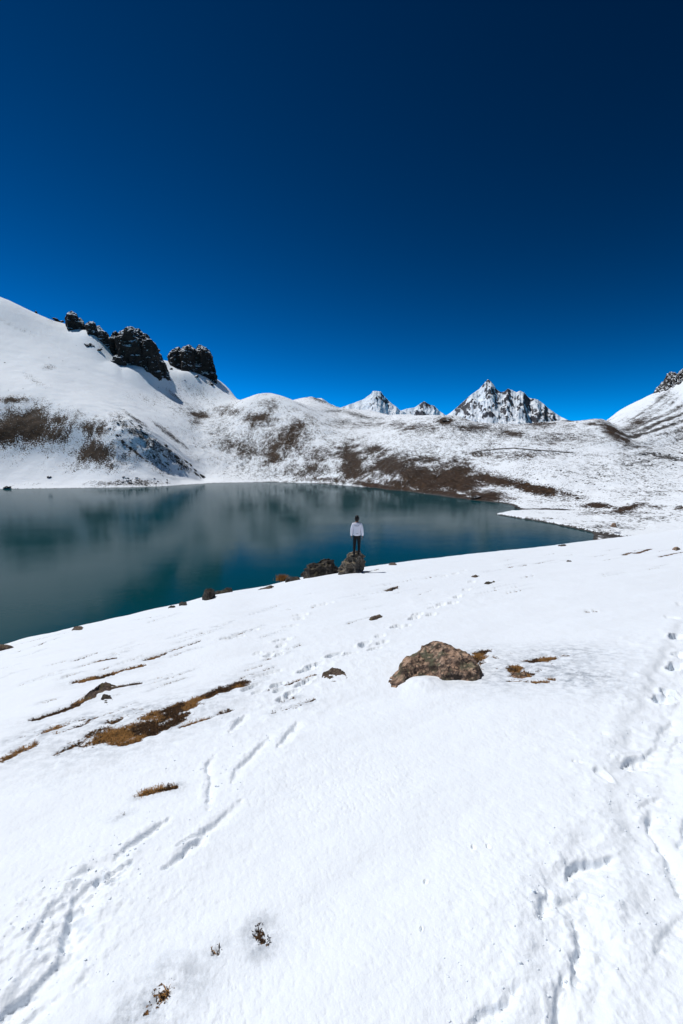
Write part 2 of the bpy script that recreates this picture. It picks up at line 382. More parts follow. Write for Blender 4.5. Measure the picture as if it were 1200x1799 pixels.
R90 = math.pi / 2
GROOVES = [
    ([(-60, 1830), (0, 1775), (60, 1725), (92, 1690), (108, 1655), (105, 1636), (116, 1600), (132, 1570), (158, 1548)], 0.15, 0.085),
    ([(20, 1799), (60, 1775), (90, 1755)], 0.12, 0.03),
    ([(55, 1650), (70, 1615), (100, 1580)], 0.10, 0.035), ([(125, 1540), (140, 1530), (158, 1522)], 0.08, 0.04),
    ([(205, 1500), (230, 1478), (260, 1458), (287, 1440)], 0.10, 0.055), ([(190, 1545), (205, 1532), (220, 1520)], 0.10, 0.025),
    ([(290, 1518), (310, 1500), (340, 1478), (352, 1460), (385, 1435), (418, 1408)], 0.11, 0.06),
    ([(130, 1730), (148, 1715), (158, 1722)], 0.08, 0.02),
    ([(404, 1372), (413, 1350), (440, 1325), (468, 1296)], 0.11, 0.05), ([(361, 1420), (362, 1392), (366, 1372), (359, 1345), (372, 1328)], 0.09, 0.05),
    ([(489, 1306), (502, 1288), (517, 1272)], 0.15, 0.06), ([(402, 1284), (412, 1270), (426, 1258)], 0.14, 0.06),
    ([(995, 1532), (1000, 1516), (1030, 1508), (1062, 1500)], 0.14, 0.07), ([(944, 1606), (946, 1588), (956, 1570)], 0.09, 0.06),
    ([(965, 1584), (985, 1578), (1008, 1568)], 0.10, 0.045), ([(1004, 1712), (1002, 1685), (1012, 1655), (1005, 1626)], 0.09, 0.06),
    ([(976, 1830), (972, 1780), (972, 1750), (978, 1722)], 0.10, 0.07), ([(818, 1802), (842, 1776), (870, 1762), (892, 1738)], 0.10, 0.04),
    ([(1098, 1336), (1112, 1326), (1132, 1316)], 0.22, 0.09), ([(1124, 1410), (1132, 1402), (1146, 1398)], 0.10, 0.05),
    ([(1136, 1448), (1133, 1436), (1140, 1422)], 0.10, 0.06), ([(1186, 1560), (1174, 1530), (1164, 1500), (1144, 1468)], 0.12, 0.055),
    ([(1150, 1305), (1158, 1278), (1175, 1266)], 0.2, 0.05), ([(1172, 1330), (1180, 1302), (1196, 1290)], 0.2, 0.05),
    ([(1190, 1470), (1200, 1440), (1215, 1410)], 0.15, 0.05), ([(1150, 1660), (1165, 1620), (1190, 1600)], 0.14, 0.03),
]
PRINTS = [  # u, v, length m, width m, heading, depth
    (440, 1208, .30, .14, .5, .05), (452, 1216, .2, .12, .5, .03), (487, 1204, .26, .13, .6, .06), (490, 1213, .2, .12, .6, .05), (500, 1226, .24, .13, .8, .05),
    (515, 1216, .24, .12, .8, .04), (532, 1202, .26, .13, .8, .05), (543, 1194, .22, .12, .8, .05), (539, 1178, .30, .16, .9, .09), (552, 1169, .30, .16, .9, .09), (587, 1152, .34, .18, .8, .10),
    (614, 1149, .34, .13, .8, .04), (640, 1132, .36, .2, .5, .11), (658, 1140, .34, .14, .8, .05), (671, 1129, .3, .15, .8, .05), (668, 1117, .3, .18, .6, .04),
    (696, 1101, .38, .2, .7, .10), (712, 1100, .35, .18, .7, .07), (728, 1086, .4, .2, .7, .08), (734, 1079, .4, .2, .7, .06), (757, 1080, .4, .18, .7, .06), (762, 1068, .4, .2, .7, .07),
    (775, 1062, .4, .2, .7, .07), (796, 1058, .45, .22, .7, .07), (804, 1048, .45, .22, .6, .08), (820, 1036, .5, .25, .6, .08), (829, 1022, .5, .25, .6, .08), (836, 1012, .5, .25, .6, .07),
    (780, 1012, .5, .25, .6, .05), (800, 1008, .5, .25, .6, .05), (815, 1002, .5, .25, .6, .05),
    (497, 1124, .4, .2, .9, .10), (494, 1134, .25, .15, .5, .05), (472, 1152, .25, .15, .5, .06), (490, 1150, .25, .15, .5, .05), (452, 1148, .2, .12, .5, .04),
    (510, 1100, .4, .2, 1.0, .06), (528, 1080, .4, .2, 1.0, .08), (525, 1088, .3, .2, 1.0, .06), (443, 1107, .35, .18, .8, .08), (402, 1121, .4, .16, 1.1, .05), (418, 1118, .35, .16, 1.1, .05),
    (562, 1062, .45, .2, 1.1, .06), (575, 1059, .4, .2, 1.1, .06), (484, 1146, .3, .15, .8, .04), (470, 1184, .5, .10, .9, .03),
    (1190, 1117, .35, .22, .9, .12), (1192, 1168, .30, .2, .5, .10), (1182, 1172, .25, .16, .5, .08), (1164, 1226, .3, .2, .6, .10), (1174, 1214, .22, .14, .2, .08), (1060, 1362, .18, .10, 0, .03),
    (1010, 1338, .05, .04, 0, .012), (1018, 1338, .05, .04, 0, .012), (1063, 1290, .06, .05, 0, .012), (1200, 1062, .3, .2, 0, .06), (1180, 1085, .3, .2, 0, .05), (1195, 1148, .3, .2, .5, .06),
    (832, 1490, .045, .03, 0, .016), (858, 1488, .045, .03, 0, .016), (748, 1550, .04, .03, .5, .014), (740, 1634, .03, .02, .5, .012),
    (330, 1475, .16, .05, .8, .015), (205, 1530, .2, .06, .8, .02), (200, 1545, .08, .06, .8, .02),
]
CHURN = [(90, 1620, .35, .030, .07), (60, 1700, .35, .014, .06), (140, 1560, .25, .03, .06), (480, 1240, 1.0, .022, .14), (440, 1300, .6, .012, .1), (400, 1360, .5, .010, .08),
         (1000, 1560, .35, .022, .08), (1020, 1640, .4, .016, .07), (1130, 1480, .5, .022, .09), (1170, 1340, .8, .03, .12), (1180, 1220, 1.0, .035, .16), (1190, 1140, 1.2, .035, .2),
         (1100, 1700, .6, .012, .06), (260, 1560, .5, .008, .05), (700, 1095, 1.0, .02, .16), (640, 1140, 1.0, .018, .14), (560, 1175, 1.0, .018, .14), (800, 1050, 2.0, .03, .3), (500, 1120, 1.4, .02, .2), (880, 1690, .4, .006, .04)]
MOUNDS = [(744, 1204, .20, .07), (620, 1003, .22, .10), (900, 1600, .3, .02)]
BARE = [  # polyline, half width px, amount, thin-snow rim
    ([(165, 1300), (215, 1290), (262, 1272), (330, 1240)], 17, .95, .6), ([(250, 1262), (330, 1234), (390, 1212), (433, 1197)], 8, 1.0, .5), ([(215, 1308), (262, 1288), (330, 1250)], 7, .9, .3),
    ([(190, 1270), (250, 1245)], 7, .45, .8), ([(60, 1264), (130, 1240), (165, 1217), (200, 1207), (247, 1199)], 4.5, 1.0, .4), ([(135, 1197), (180, 1187), (248, 1168)], 4.5, .9, .4),
    ([(258, 1159), (285, 1149)], 4, 1.0, .4), ([(285, 1148), (352, 1125)], 1.6, .9, .3), ([(128, 1161), (172, 1146)], 1.8, .9, .3), ([(172, 1161), (206, 1154)], 2.4, .9, .3),
    ([(316, 1122), (356, 1111)], 1.6, .95, .3), ([(35, 1203), (110, 1182)], 1.2, .7, .3), ([(-20, 1342), (25, 1325), (62, 1305)], 6, .85, .7), ([(92, 1326), (140, 1305)], 4, .75, .7),
    ([(60, 1290), (150, 1262)], 5, .35, .9), ([(20, 1300), (120, 1268)], 3, .3, .7), ([(-20, 1146), (30, 1133), (115, 1112)], 3.2, 1.0, .2), ([(238, 1088), (278, 1082)], 1.5, .9, .2),
    ([(248, 1396), (275, 1388), (312, 1381)], 3.2, .75, .6), ([(205, 1436), (220, 1430)], 3, .5, .5), ([(678, 1038), (698, 1030)], 3, .95, .2), ([(652, 1043), (673, 1039)], 2, .9, .2),
    ([(640, 1006), (666, 999)], 2, .9, .1), ([(615, 1010), (640, 1007)], 1.2, .8, .1), ([(818, 1166), (835, 1152), (856, 1142)], 9, .9, .5), ([(836, 1175), (850, 1160)], 5, .6, .5),
    ([(925, 1161), (970, 1155)], 6, 1.0, .8), ([(903, 1170), (918, 1188)], 7, 1.05, .8), ([(918, 1176), (935, 1184)], 3, .8, .6), ([(938, 1198), (960, 1197)], 3.5, 1.0, .6), ([(965, 1192), (970, 1192)], 4, .95, .6),
    ([(950, 1172), (1010, 1190)], 12, .18, 1.0), ([(890, 1196), (930, 1197)], 3, .6, .5), ([(1095, 975), (1110, 970)], 2.2, 1.0, .1), ([(1117, 972), (1142, 964)], 2.4, 1.0, .1), ([(1160, 978), (1205, 969)], 1.6, .9, .1),
    ([(610, 1096), (650, 1084)], 1.2, .8, .4), ([(452, 1632), (460, 1658)], 6, .24, .9), ([(380, 1672), (386, 1670)], 3, .25, .6), ([(295, 1738), (280, 1752)], 11, .44, .9), ([(262, 1780), (245, 1796)], 12, .44, .9),
    ([(315, 1782), (320, 1784)], 4, .4, .4), ([(225, 1790), (232, 1796)], 5, .45, .5), ([(985, 985), (1000, 983)], 1.2, .9, .1), ([(892, 997), (905, 995)], 1.2, .95, .1), ([(912, 995), (925, 992)], 1.2, .9, .1),
    ([(1030, 1074), (1050, 1073)], 1.2, .9, .1), ([(1105, 1058), (1114, 1058)], 1, .8, .1), ([(560, 1010), (585, 1000)], 1.2, .6, .1), ([(880, 1185), (1000, 1150)], 14, .05, .8),
    ([(1060, 985), (1095, 978)], 1, .7, .1), ([(1140, 1000), (1160, 997)], 1, .7, .1), ([(955, 975), (975, 972)], 1, .7, .1), ([(735, 1045), (760, 1036)], .8, .6, .1), ([(80, 1170), (120, 1160)], 1.2, .7, .2),
    ([(0, 1175), (30, 1167)], 1.2, .7, .2), ([(210, 1245), (235, 1236)], 3, .5, .6), ([(120, 1305), (160, 1290)], 3, .6, .6),
]
_r = random.Random(12)
for i in range(46):
    u = _r.uniform(-20, 520); v = _r.uniform(1070, 1320) - .12 * u
    if v < 1145 - .22 * u: continue
    l = _r.uniform(20, 95); BARE.append(([(u, v), (u + l * .5, v - l * .16 + _r.uniform(-2, 2)), (u + l, v - l * .33)], _r.uniform(.5, 1.3), _r.uniform(.35, .75), _r.uniform(.2, .6)))
for i in range(40):
    u = _r.uniform(480, 1160); v = 1135 - .17 * u - _r.uniform(0, 1) ** 1.5 * 0 + _r.uniform(0, 60); l = _r.uniform(10, 45)
    BARE.append(([(u, v), (u + l, v - l * .2)], _r.uniform(.4, .9), _r.uniform(.3, .75), .3))
GX, GY, GZ, GB = build_slope()

# ------------------------------------------------------------------ far shore: one terrain sheet
def S(u, v):                           # a point of the waterline
    th, e = polar(u, v); return (u, v, -HC / e)
SHORE = [(-420, 872), (-200, 864), (0, 859), (90, 858), (150, 857), (250, 856), (300, 853), (350, 850), (400, 848), (470, 847), (550, 849), (640, 855), (720, 864), (790, 874), (850, 881), (890, 887)]
PROF = {
    -420: [(700, 430), (560, 560), (400, 700), (440, 900)],
    -200: [(790, 365), (700, 410), (620, 500), (540, 580), (450, 680), (500, 880)],
    0: [(805, 352), (745, 372), (692, 400), (640, 480), (580, 560), (521, 640), (570, 820)],
    60: [(805, 350), (745, 370), (698, 398), (650, 470), (600, 550), (549, 640), (600, 820)],
    130: [(805, 345), (745, 362), (713, 385), (680, 445), (630, 530), (575, 640), (625, 820)],
    215: [(805, 342), (765, 352), (741, 364), (718, 430), (680, 510), (640, 580), (603, 640), (660, 820)],
    270: [(812, 338), (782, 346), (770, 352), (748, 410), (705, 500), (670, 570), (628, 645), (685, 820)],
    320: [(835, 338), (812, 345), (785, 395), (735, 460), (695, 550), (638, 650), (690, 820)],
    360: [(842, 352), (800, 392), (762, 440), (715, 530), (656, 655), (700, 820)],
    400: [(830, 365), (790, 405), (755, 445), (718, 515), (680, 640), (715, 820)],
    430: [(825, 368), (785, 405), (740, 450), (700, 525), (716, 620), (735, 820)],
    470: [(812, 372), (765, 415), (720, 470), (689, 530), (715, 640), (735, 820)],
    505: [(812, 372), (765, 415), (730, 465), (699, 535), (712, 640), (706, 840), (740, 1100)],
    545: [(812, 370), (772, 418), (735, 480), (716, 560), (710, 660), (697, 850), (735, 1100)],
    600: [(815, 362), (775, 430), (747, 520), (730, 650), (717, 850), (745, 1100)],
    660: [(830, 330), (792, 390), (762, 470), (742, 600), (722, 850), (750, 1100)],
    710: [(835, 310), (797, 375), (768, 440), (745, 550), (727, 720), (755, 950)],
    750: [(842, 300), (802, 360), (770, 425), (744, 520), (729, 620), (755, 850)],
    795: [(845, 285), (802, 350), (770, 405), (741, 510), (729, 560), (758, 760)],
    850: [(852, 265), (805, 335), (772, 395), (755, 460), (744, 520), (768, 700)],
    920: [(875, 222), (835, 275), (797, 330), (770, 390), (753, 465), (745, 520), (770, 680)],
    985: [(880, 210), (850, 245), (802, 320), (767, 400), (747, 480), (739, 525), (766, 660)],
    1055: [(890, 190), (855, 240), (805, 315), (768, 390), (747, 450), (735, 495), (752, 560), (748, 640), (760, 800)],
    1085: [(890, 188), (855, 238), (808, 310), (783, 365), (765, 410), (758, 440), (750, 520), (722, 680), (750, 850)],
    1115: [(890, 186), (855, 238), (810, 310), (788, 365), (782, 400), (760, 480), (730, 590), (707, 680), (745, 850)],
    1150: [(890, 186), (855, 236), (812, 310), (793, 375), (790, 405), (760, 470), (722, 590), (690, 690), (735, 850)],
    1200: [(890, 186), (850, 242), (815, 315), (798, 380), (797, 410), (755, 490), (712, 600), (665, 700), (710, 850)],
    1300: [(885, 190), (840, 255), (810, 330), (790, 390), (735, 500), (680, 600), (615, 700), (660, 860)],
    1500: [(850, 250), (770, 380), (640, 540), (500, 700), (540, 880)],
    1900: [(800, 300), (650, 450), (480, 640)],
}
def _pchip_slopes(x, y):               # y (..., n)
    h = np.diff(x); d = np.diff(y, axis=-1) / h
    m = np.zeros_like(y); a, b = d[..., :-1], d[..., 1:]
    w1 = 2 * h[1:] + h[:-1]; w2 = h[1:] + 2 * h[:-1]
    with np.errstate(divide='ignore', invalid='ignore'):
        hm = (w1 + w2) / (w1 / a + w2 / b)
    m[..., 1:-1] = np.where(a * b > 0, hm, 0); m[..., 0] = d[..., 0]; m[..., -1] = d[..., -1]
    return m
def _herm(x, y, m, q, lead=None):
    i = np.clip(np.searchsorted(x, q) - 1, 0, len(x) - 2); h = x[i + 1] - x[i]; t = np.clip((q - x[i]) / h, 0, 1)
    g = (lambda A, k: A[k]) if lead is None else (lambda A, k: A[lead, k])
    return g(y, i) * (1 + 2 * t) * (1 - t) ** 2 + g(m, i) * h * t * (1 - t) ** 2 + g(y, i + 1) * t * t * (3 - 2 * t) + g(m, i + 1) * h * t * t * (t - 1)
_cu = np.array(sorted(PROF), float); _lr = np.linspace(math.log(70), math.log(1600), 760)
_shu = np.array([p[0] for p in SHORE], float); _shv = np.array([p[1] for p in SHORE], float)
_cols = []
for u in _cu:
    L = []
    if u < 905:
        rs = S(u, float(np.interp(u, _shu, _shv)))[2]; L += [(60, -7), (100, -7), (rs * .6, -6), (rs * .9, -4), (rs, 0.0)]
    elif u < 1000: L += [(60, -6), (90, -5), (150, -2.5), (S(u, 896)[2] , 0.1)]
    else: L += [(80, -.6), (112, .2), (150, .5 if u < 1150 else .9)]
    kf = float(np.interp(u, [0, 130, 215, 270, 320, 360, 400, 470, 505, 545, 600, 660, 710], [1.2, 1.2, 1.16, 1.18, 1.22, 1.24, 1.25, 1.25, 1.22, 1.18, 1.13, 1.08, 1.0]))
    L += [(r * kf, HC + float(polar(u, v)[1]) * r * kf) for v, r in PROF[int(u)]]
    r = np.array([p[0] for p in L], float); e = np.array([(p[1] - HC) / p[0] for p in L]); k = np.argsort(r); x = np.log(r[k]); e = e[k]
    _cols.append(_herm(x, e, _pchip_slopes(x, e), _lr))
_CT = np.array(_cols).T                 # (nr, ncol)
_k7 = np.hanning(15); _k7 /= _k7.sum()
_CM = _pchip_slopes(_cu, _CT)
def efar(th, r):
    li = np.clip((np.log(r) - _lr[0]) / (_lr[1] - _lr[0]), 0, len(_lr) - 1.001); i0 = li.astype(int); f = li - i0
    e = np.zeros_like(th)
    for _ in range(4):
        ch = np.cos(th); t = e                       # tan elevation -> pixel column
        fw = ch * CP - t * SP; u = 600 + FPX * np.sin(th) / np.maximum(fw, .05)
        u = np.clip(u, _cu[0], _cu[-1])
        e = _herm(_cu, _CT, _CM, u, i0) * (1 - f) + _herm(_cu, _CT, _CM, u, i0 + 1) * f
    return e
def blur(A, n, ax):
    k = np.hanning(n + 2)[1:-1]; k /= k.sum(); p = [(0, 0), (0, 0)]; p[ax] = (n // 2, n // 2)
    return np.apply_along_axis(lambda c: np.convolve(c, k, 'valid'), ax, np.pad(A, p, mode='edge'))
# the low spit on the right of the lake
SPIT = [S(872, 904), S(905, 909.5), S(955, 917.5), S(1005, 928), S(1050, 938), S(1096, 944)]
SPITB = [S(1200, 944), S(1300, 930), S(1300, 890), S(1060, 898), S(990, 898.5), S(930, 897), S(895, 899)]
def polysd(x, y, P):
    d = np.full(x.shape, 1e9); ins = np.zeros(x.shape, bool); n = len(P)
    for i in range(n):
        ax, ay = P[i]; bx, by = P[(i + 1) % n]; dx, dy = bx - ax, by - ay
        t = np.clip(((x - ax) * dx + (y - ay) * dy) / (dx * dx + dy * dy), 0, 1)
        d = np.minimum(d, np.hypot(x - ax - t * dx, y - ay - t * dy))
        c = ((ay > y) != (by > y)) & (x < (bx - ax) * (y - ay) / (by - ay + 1e-12) + ax); ins ^= c
    return np.where(ins, d, -d)
def blob(U, V, L):
    s = np.zeros_like(U)
    for b in L:
        u, v, su, sv, amp = b[:5]; a = math.radians(b[5] if len(b) > 5 else 0)
        du, dv = U - u, V - v; p = du * math.cos(a) + dv * math.sin(a); q = -du * math.sin(a) + dv * math.cos(a)
        s = np.maximum(s, amp * np.exp(-((p / su) ** 2 + (q / sv) ** 2)))
    return s
EARTH = [(650, 852, 50, 8, .85, 8), (700, 860, 60, 9, .95, 8), (775, 868, 70, 9, 1.0, 8), (840, 879, 50, 8, 1.0, 6), (620, 822, 34, 26, .75), (590, 846, 40, 6, .6), (735, 835, 60, 20, .9, 10), (805, 832, 26, 16, .95, -30), (655, 790, 30, 10, .6), (45, 748, 62, 34, .95), (10, 765, 40, 22, .8), (95, 740, 40, 16, .55), (170, 797, 34, 20, .8), (22, 703, 30, 9, .75), (130, 728, 20, 8, .5), (155, 752, 22, 16, .45), (190, 818, 14, 12, .4), (150, 820, 60, 10, .3),
         (240, 796, 42, 2.2, .85, 38), (170, 750, 30, 20, .35), (60, 850, 30, 2, .3),
         (350, 728, 26, 7, .6), (400, 722, 26, 9, .45), (455, 737, 30, 14, .58), (345, 735, 14, 10, .55), (470, 712, 20, 9, .4), (520, 752, 34, 12, .5, -25), (500, 775, 45, 26, .52, -25), (432, 795, 28, 22, .5, 20), (395, 780, 30, 14, .42, 40), (480, 805, 40, 18, .45), (540, 828, 60, 16, .5), (570, 800, 50, 16, .42),
         (615, 800, 30, 22, .70), (640, 830, 55, 22, .62), (690, 822, 60, 24, .80, 8), (660, 800, 50, 12, .55), (720, 808, 45, 9, .62), (800, 848, 62, 24, .95, 8), (745, 852, 60, 16, .9, 8), (700, 850, 40, 12, .8, 6), (860, 842, 50, 11, .85, 10), (850, 872, 60, 12, .8, 6), (940, 858, 70, 10, .90, 10), (990, 868, 36, 6, .7, 8), (900, 850, 30, 8, .8),
         (780, 818, 60, 12, .5, -15), (850, 800, 40, 5, .45), (580, 842, 60, 5, .6), (1050, 888, 26, 5, .85), (1105, 892, 34, 6, .75, -12), (1150, 890, 30, 4, .5), (1195, 892, 14, 5, .7), (1075, 900, 60, 6, .4),
         (783, 740, 16, 7, 1.0), (735, 752, 40, 10, .45), (700, 748, 30, 8, .4), (840, 752, 50, 8, .5), (900, 762, 26, 5, .6), (830, 735, 25, 4, .5), (950, 745, 50, 7, .45), (1000, 738, 24, 4, .5), (640, 745, 60, 8, .30), (1075, 757, 36, 11, .72, 32), (1098, 772, 18, 7, .7, 40), (1120, 742, 40, 8, .55, -30), (1045, 745, 24, 4, .55),
         (920, 800, 90, 4, .25), (1000, 770, 60, 14, .28), (1150, 845, 70, 30, .14)]
ROCK = [(258, 772, 40, 11, .62, 42), (300, 800, 40, 9, .58, 38), (225, 752, 30, 9, .55, 35), (275, 812, 34, 14, .42, 38), (240, 848, 46, 6, .62), (190, 850, 40, 5, .5), (300, 765, 40, 4, .7, 38), (240, 738, 30, 3.5, .6, 36), (215, 800, 50, 24, .36), (325, 822, 14, 6, .5, 38), (205, 735, 20, 12, .4),
        (60, 668, 34, 8, .20, 30), (85, 645, 14, 6, .32), (55, 722, 70, 10, .14, 35), (30, 575, 50, 6, .18, 25), (62, 527, 5, 4, .8), (100, 560, 16, 5, .5), (340, 690, 60, 16, .20, 30), (370, 672, 16, 5, .5), (330, 720, 34, 14, .3), (290, 705, 50, 14, .15), (430, 815, 40, 20, .3), (390, 760, 30, 34, .34, -30), (440, 790, 30, 26, .4),
        (560, 700, 22, 6, .72, 20), (585, 710, 16, 5, .6, 20), (590, 722, 30, 4, .5), (630, 730, 34, 5, .6, 15), (600, 742, 26, 8, .5), (660, 735, 30, 4, .4), (545, 697, 12, 3, .5), (505, 830, 130, 16, .32), (700, 800, 160, 40, .28),
        (840, 755, 90, 20, .38), (800, 750, 40, 18, .42), (950, 765, 90, 14, .30), (1030, 765, 60, 18, .30), (880, 795, 110, 3, .50), (1000, 796, 30, 2, .4), (1140, 760, 60, 40, .37, -35), (1190, 740, 30, 60, .36, -30), (1110, 762, 26, 12, .5), (1170, 803, 60, 6, .62, 8), (1130, 815, 70, 14, .33), (1050, 830, 100, 26, .25), (1150, 850, 60, 30, .2), (980, 830, 60, 20, .2),
        (980, 930, 80, 10, .25), (1060, 925, 80, 10, .34), (1060, 935, 30, 3, .4), (1130, 910, 60, 10, .36), (930, 912, 50, 4, .35), (860, 885, 30, 3, .8), (560, 850, 60, 2, .7), (480, 847, 40, 1.5, .6), (760, 869, 70, 3, .7, 7)]
def build_far():
    th = np.radians(np.concatenate([np.linspace(-58, -41, 40)[:-1], np.linspace(-41, 41, 680), np.linspace(41, 58, 40)[1:]]))
    r = np.concatenate([np.geomspace(78, 180, 210)[:-1], np.geomspace(180, 340, 120)[:-1], np.geomspace(340, 620, 170)[:-1], np.geomspace(620, 920, 90)[:-1], np.geomspace(920, 1500, 50)])
    R, T = np.meshgrid(r, th, indexing='ij'); X = R * np.sin(T); Y = R * np.cos(T)
    e0 = efar(T, R); eb = blur(blur(e0, 25, 1), 11, 0); wb = sstep(1, 12, HC + R * e0); Z = HC + R * (e0 * (1 - wb) + eb * wb)
    U, V = pix(X, Y, Z)
    Z = Z + 15 * blob(U, V, [(262, 668, 46, 15, 1.0, 20), (345, 676, 44, 13, 1.0, 18), (165, 606, 36, 14, .9, 35), (205, 652, 26, 12, .3, 35)])
    U, V = pix(X, Y, Z)
    land = sstep(0.0, 6.0, Z)
    earth = blob(U, V, EARTH); rock = blob(U, V, ROCK)
    # relief
    rough = np.clip(0.25 + 1.3 * np.maximum(earth * .8, rock), 0, 1.3)
    Z = Z + land * (2.0 * fbm2(X / 38, Y / 38, 4, 3) * (0.35 + 0.65 * rough) + 2.0 * fbm2(X / 9, Y / 11, 5, 7, .62) * rough)
    flank = blob(U, V, [(270, 785, 75, 22, 1.0, 38), (225, 790, 60, 36, .55)])
    a = math.radians(35); s1 = X * math.cos(a) + Y * math.sin(a)
    Z = Z + land * flank * 10.0 * (ridge2((X * .8 - Y * .35) / 15, (X * .5 + Y + Z * 1.2) / 34, 4, 11, .55) - 0.55)
    knob = blob(U, V, [(400, 770, 90, 60, .5), (500, 770, 90, 50, .6), (820, 755, 140, 22, .6), (640, 735, 70, 14, .7), (690, 820, 150, 40, .6), (1130, 765, 90, 40, .35)])
    krd = ridge2(X / 20, Y / 26, 5, 13, .6) - 0.6
    Z = Z + land * knob * 5.0 * krd
    # shoreline wobble, small bank
    Z = Z + 0.35 * fbm2(X / 7, Y / 7, 4, 19, .6) * sstep(-3, 0, Z) * sstep(5, 1, Z)
    P = [(r_ * math.sin(polar(u, v)[0]), r_ * math.cos(polar(u, v)[0])) for u, v, r_ in SPIT + SPITB]
    sd = polysd(X, Y, P) + 0.9 * fbm2(X / 6, Y / 6, 4, 23, .6)
    sp = np.clip(sd * 0.9, -6, 0.55) + 0.10 * fbm2(X / 5, Y / 9, 4, 29, .6) + 0.004 * np.clip(sd, 0, 60)
    Z = np.where(sp > -1.5, np.maximum(Z, sp), Z)
    U, V = pix(X, Y, Z)
    earth = blob(U, V, EARTH); rock = blob(U, V, ROCK)
    # masks: clumps at several scales in world space
    c1 = fbm2(X / 16, Y / 24, 5, 33, .65); c2 = fbm2(X / 3.2, Y / 5.5, 4, 37, .65); c3 = fbm2(X / 5, Y / 9, 5, 43, .7)
    base = 0.26 * blob(U, V, [(500, 765, 220, 80, 1), (880, 775, 300, 75, 1.0), (1150, 790, 200, 60, .9), (150, 780, 170, 50, .8), (320, 700, 120, 30, .6), (1100, 880, 200, 50, .7)])
    e = np.where(earth > .04, earth + base, base * 1.2) * 1.05 + 0.50 * c1 + 0.50 * c2 + 0.03
    e = e - .55 * krd * sstep(.1, .4, earth) + .22 * sstep(.55, .85, earth)
    e = np.clip(e, 0, 1) * sstep(0.02, 0.12, earth + base)
    # scree stripes on the right-hand mountain run down the fall line
    k = rock * (1.0 + 0.0 * c1) + 0.42 * c3 + 0.48 * c2 + 0.10
    strp = blob(U, V, [(1160, 745, 90, 50, 1.0, -30)]); fall = fbm2(T * 75 - np.log(R) * 30, np.log(R) * 5, 4, 53, .65)
    k = k + (1.5 * fall + .14) * strp
    k = np.clip(k, 0, 1) * sstep(0.03, 0.15, rock)
    # the old track bank that crosses the snowfield
    L = [(825, 798), (848, 793), (880, 790), (905, 789), (935, 792), (970, 794), (1006, 797)]; dm = np.full(U.shape, 1e9)
    for (ax, ay), (bx, by) in zip(L, L[1:]):
        t = np.clip(((U - ax) * (bx - ax) + (V - ay) * (by - ay)) / ((bx - ax) ** 2 + (by - ay) ** 2), 0, 1); dm = np.minimum(dm, np.hypot(U - ax - t * (bx - ax), V - ay - t * (by - ay)))
    front = (R < 420) & (R > 250)
    k = np.where(front, np.maximum(k, sstep(2.0, .6, dm) * (.85 + .5 * c2)), k); Z = Z + np.where(front, .7 * sstep(3.5, .5, dm), 0)
    lip = sstep(0.42, 0.2, Z) * sstep(-0.6, 0.0, Z)           # dark lip at the waterline, rock colour in place of snow
    k = np.maximum(k, lip * (0.45 + 0.6 * sstep(820, 900, U) + .4 * c2) )
    M = np.stack([X, Y, Z], -1).reshape(-1, 3)
    zq = np.maximum(np.maximum(Z[:-1, :-1], Z[1:, :-1]), np.maximum(Z[:-1, 1:], Z[1:, 1:]))
    me = mesh_np('hillside', M, grid_faces(*X.shape, keep=(zq > -2.5))[:, ::-1], True, {'bare': e, 'rock': k})
    o = link('hills', me, M_FAR); tag(o, kind='structure')
    return X, Y, Z, R, T
FX, FY, FZ, FR, FT = build_far()
def farpoint(u, v):                    # pixel -> point on the far terrain sheet
    th, e = polar(u, v); j = int(np.argmin(np.abs(FT[0] - th))); col = (FZ[:, j] - HC) / FR[:, j]
    i = int(np.argmax(col >= e)) if (col >= e).any() else int(np.argmax(col))
    return Vector((FX[i, j], FY[i, j], FZ[i, j]))

# ------------------------------------------------------------------ lake
me = mesh_np('lake', [(-900, 8, 0), (500, 8, 0), (500, 520, 0), (-900, 520, 0)], [(0, 1, 2, 3)], False)
tag(link('lake', me, M_WATER), kind='structure')

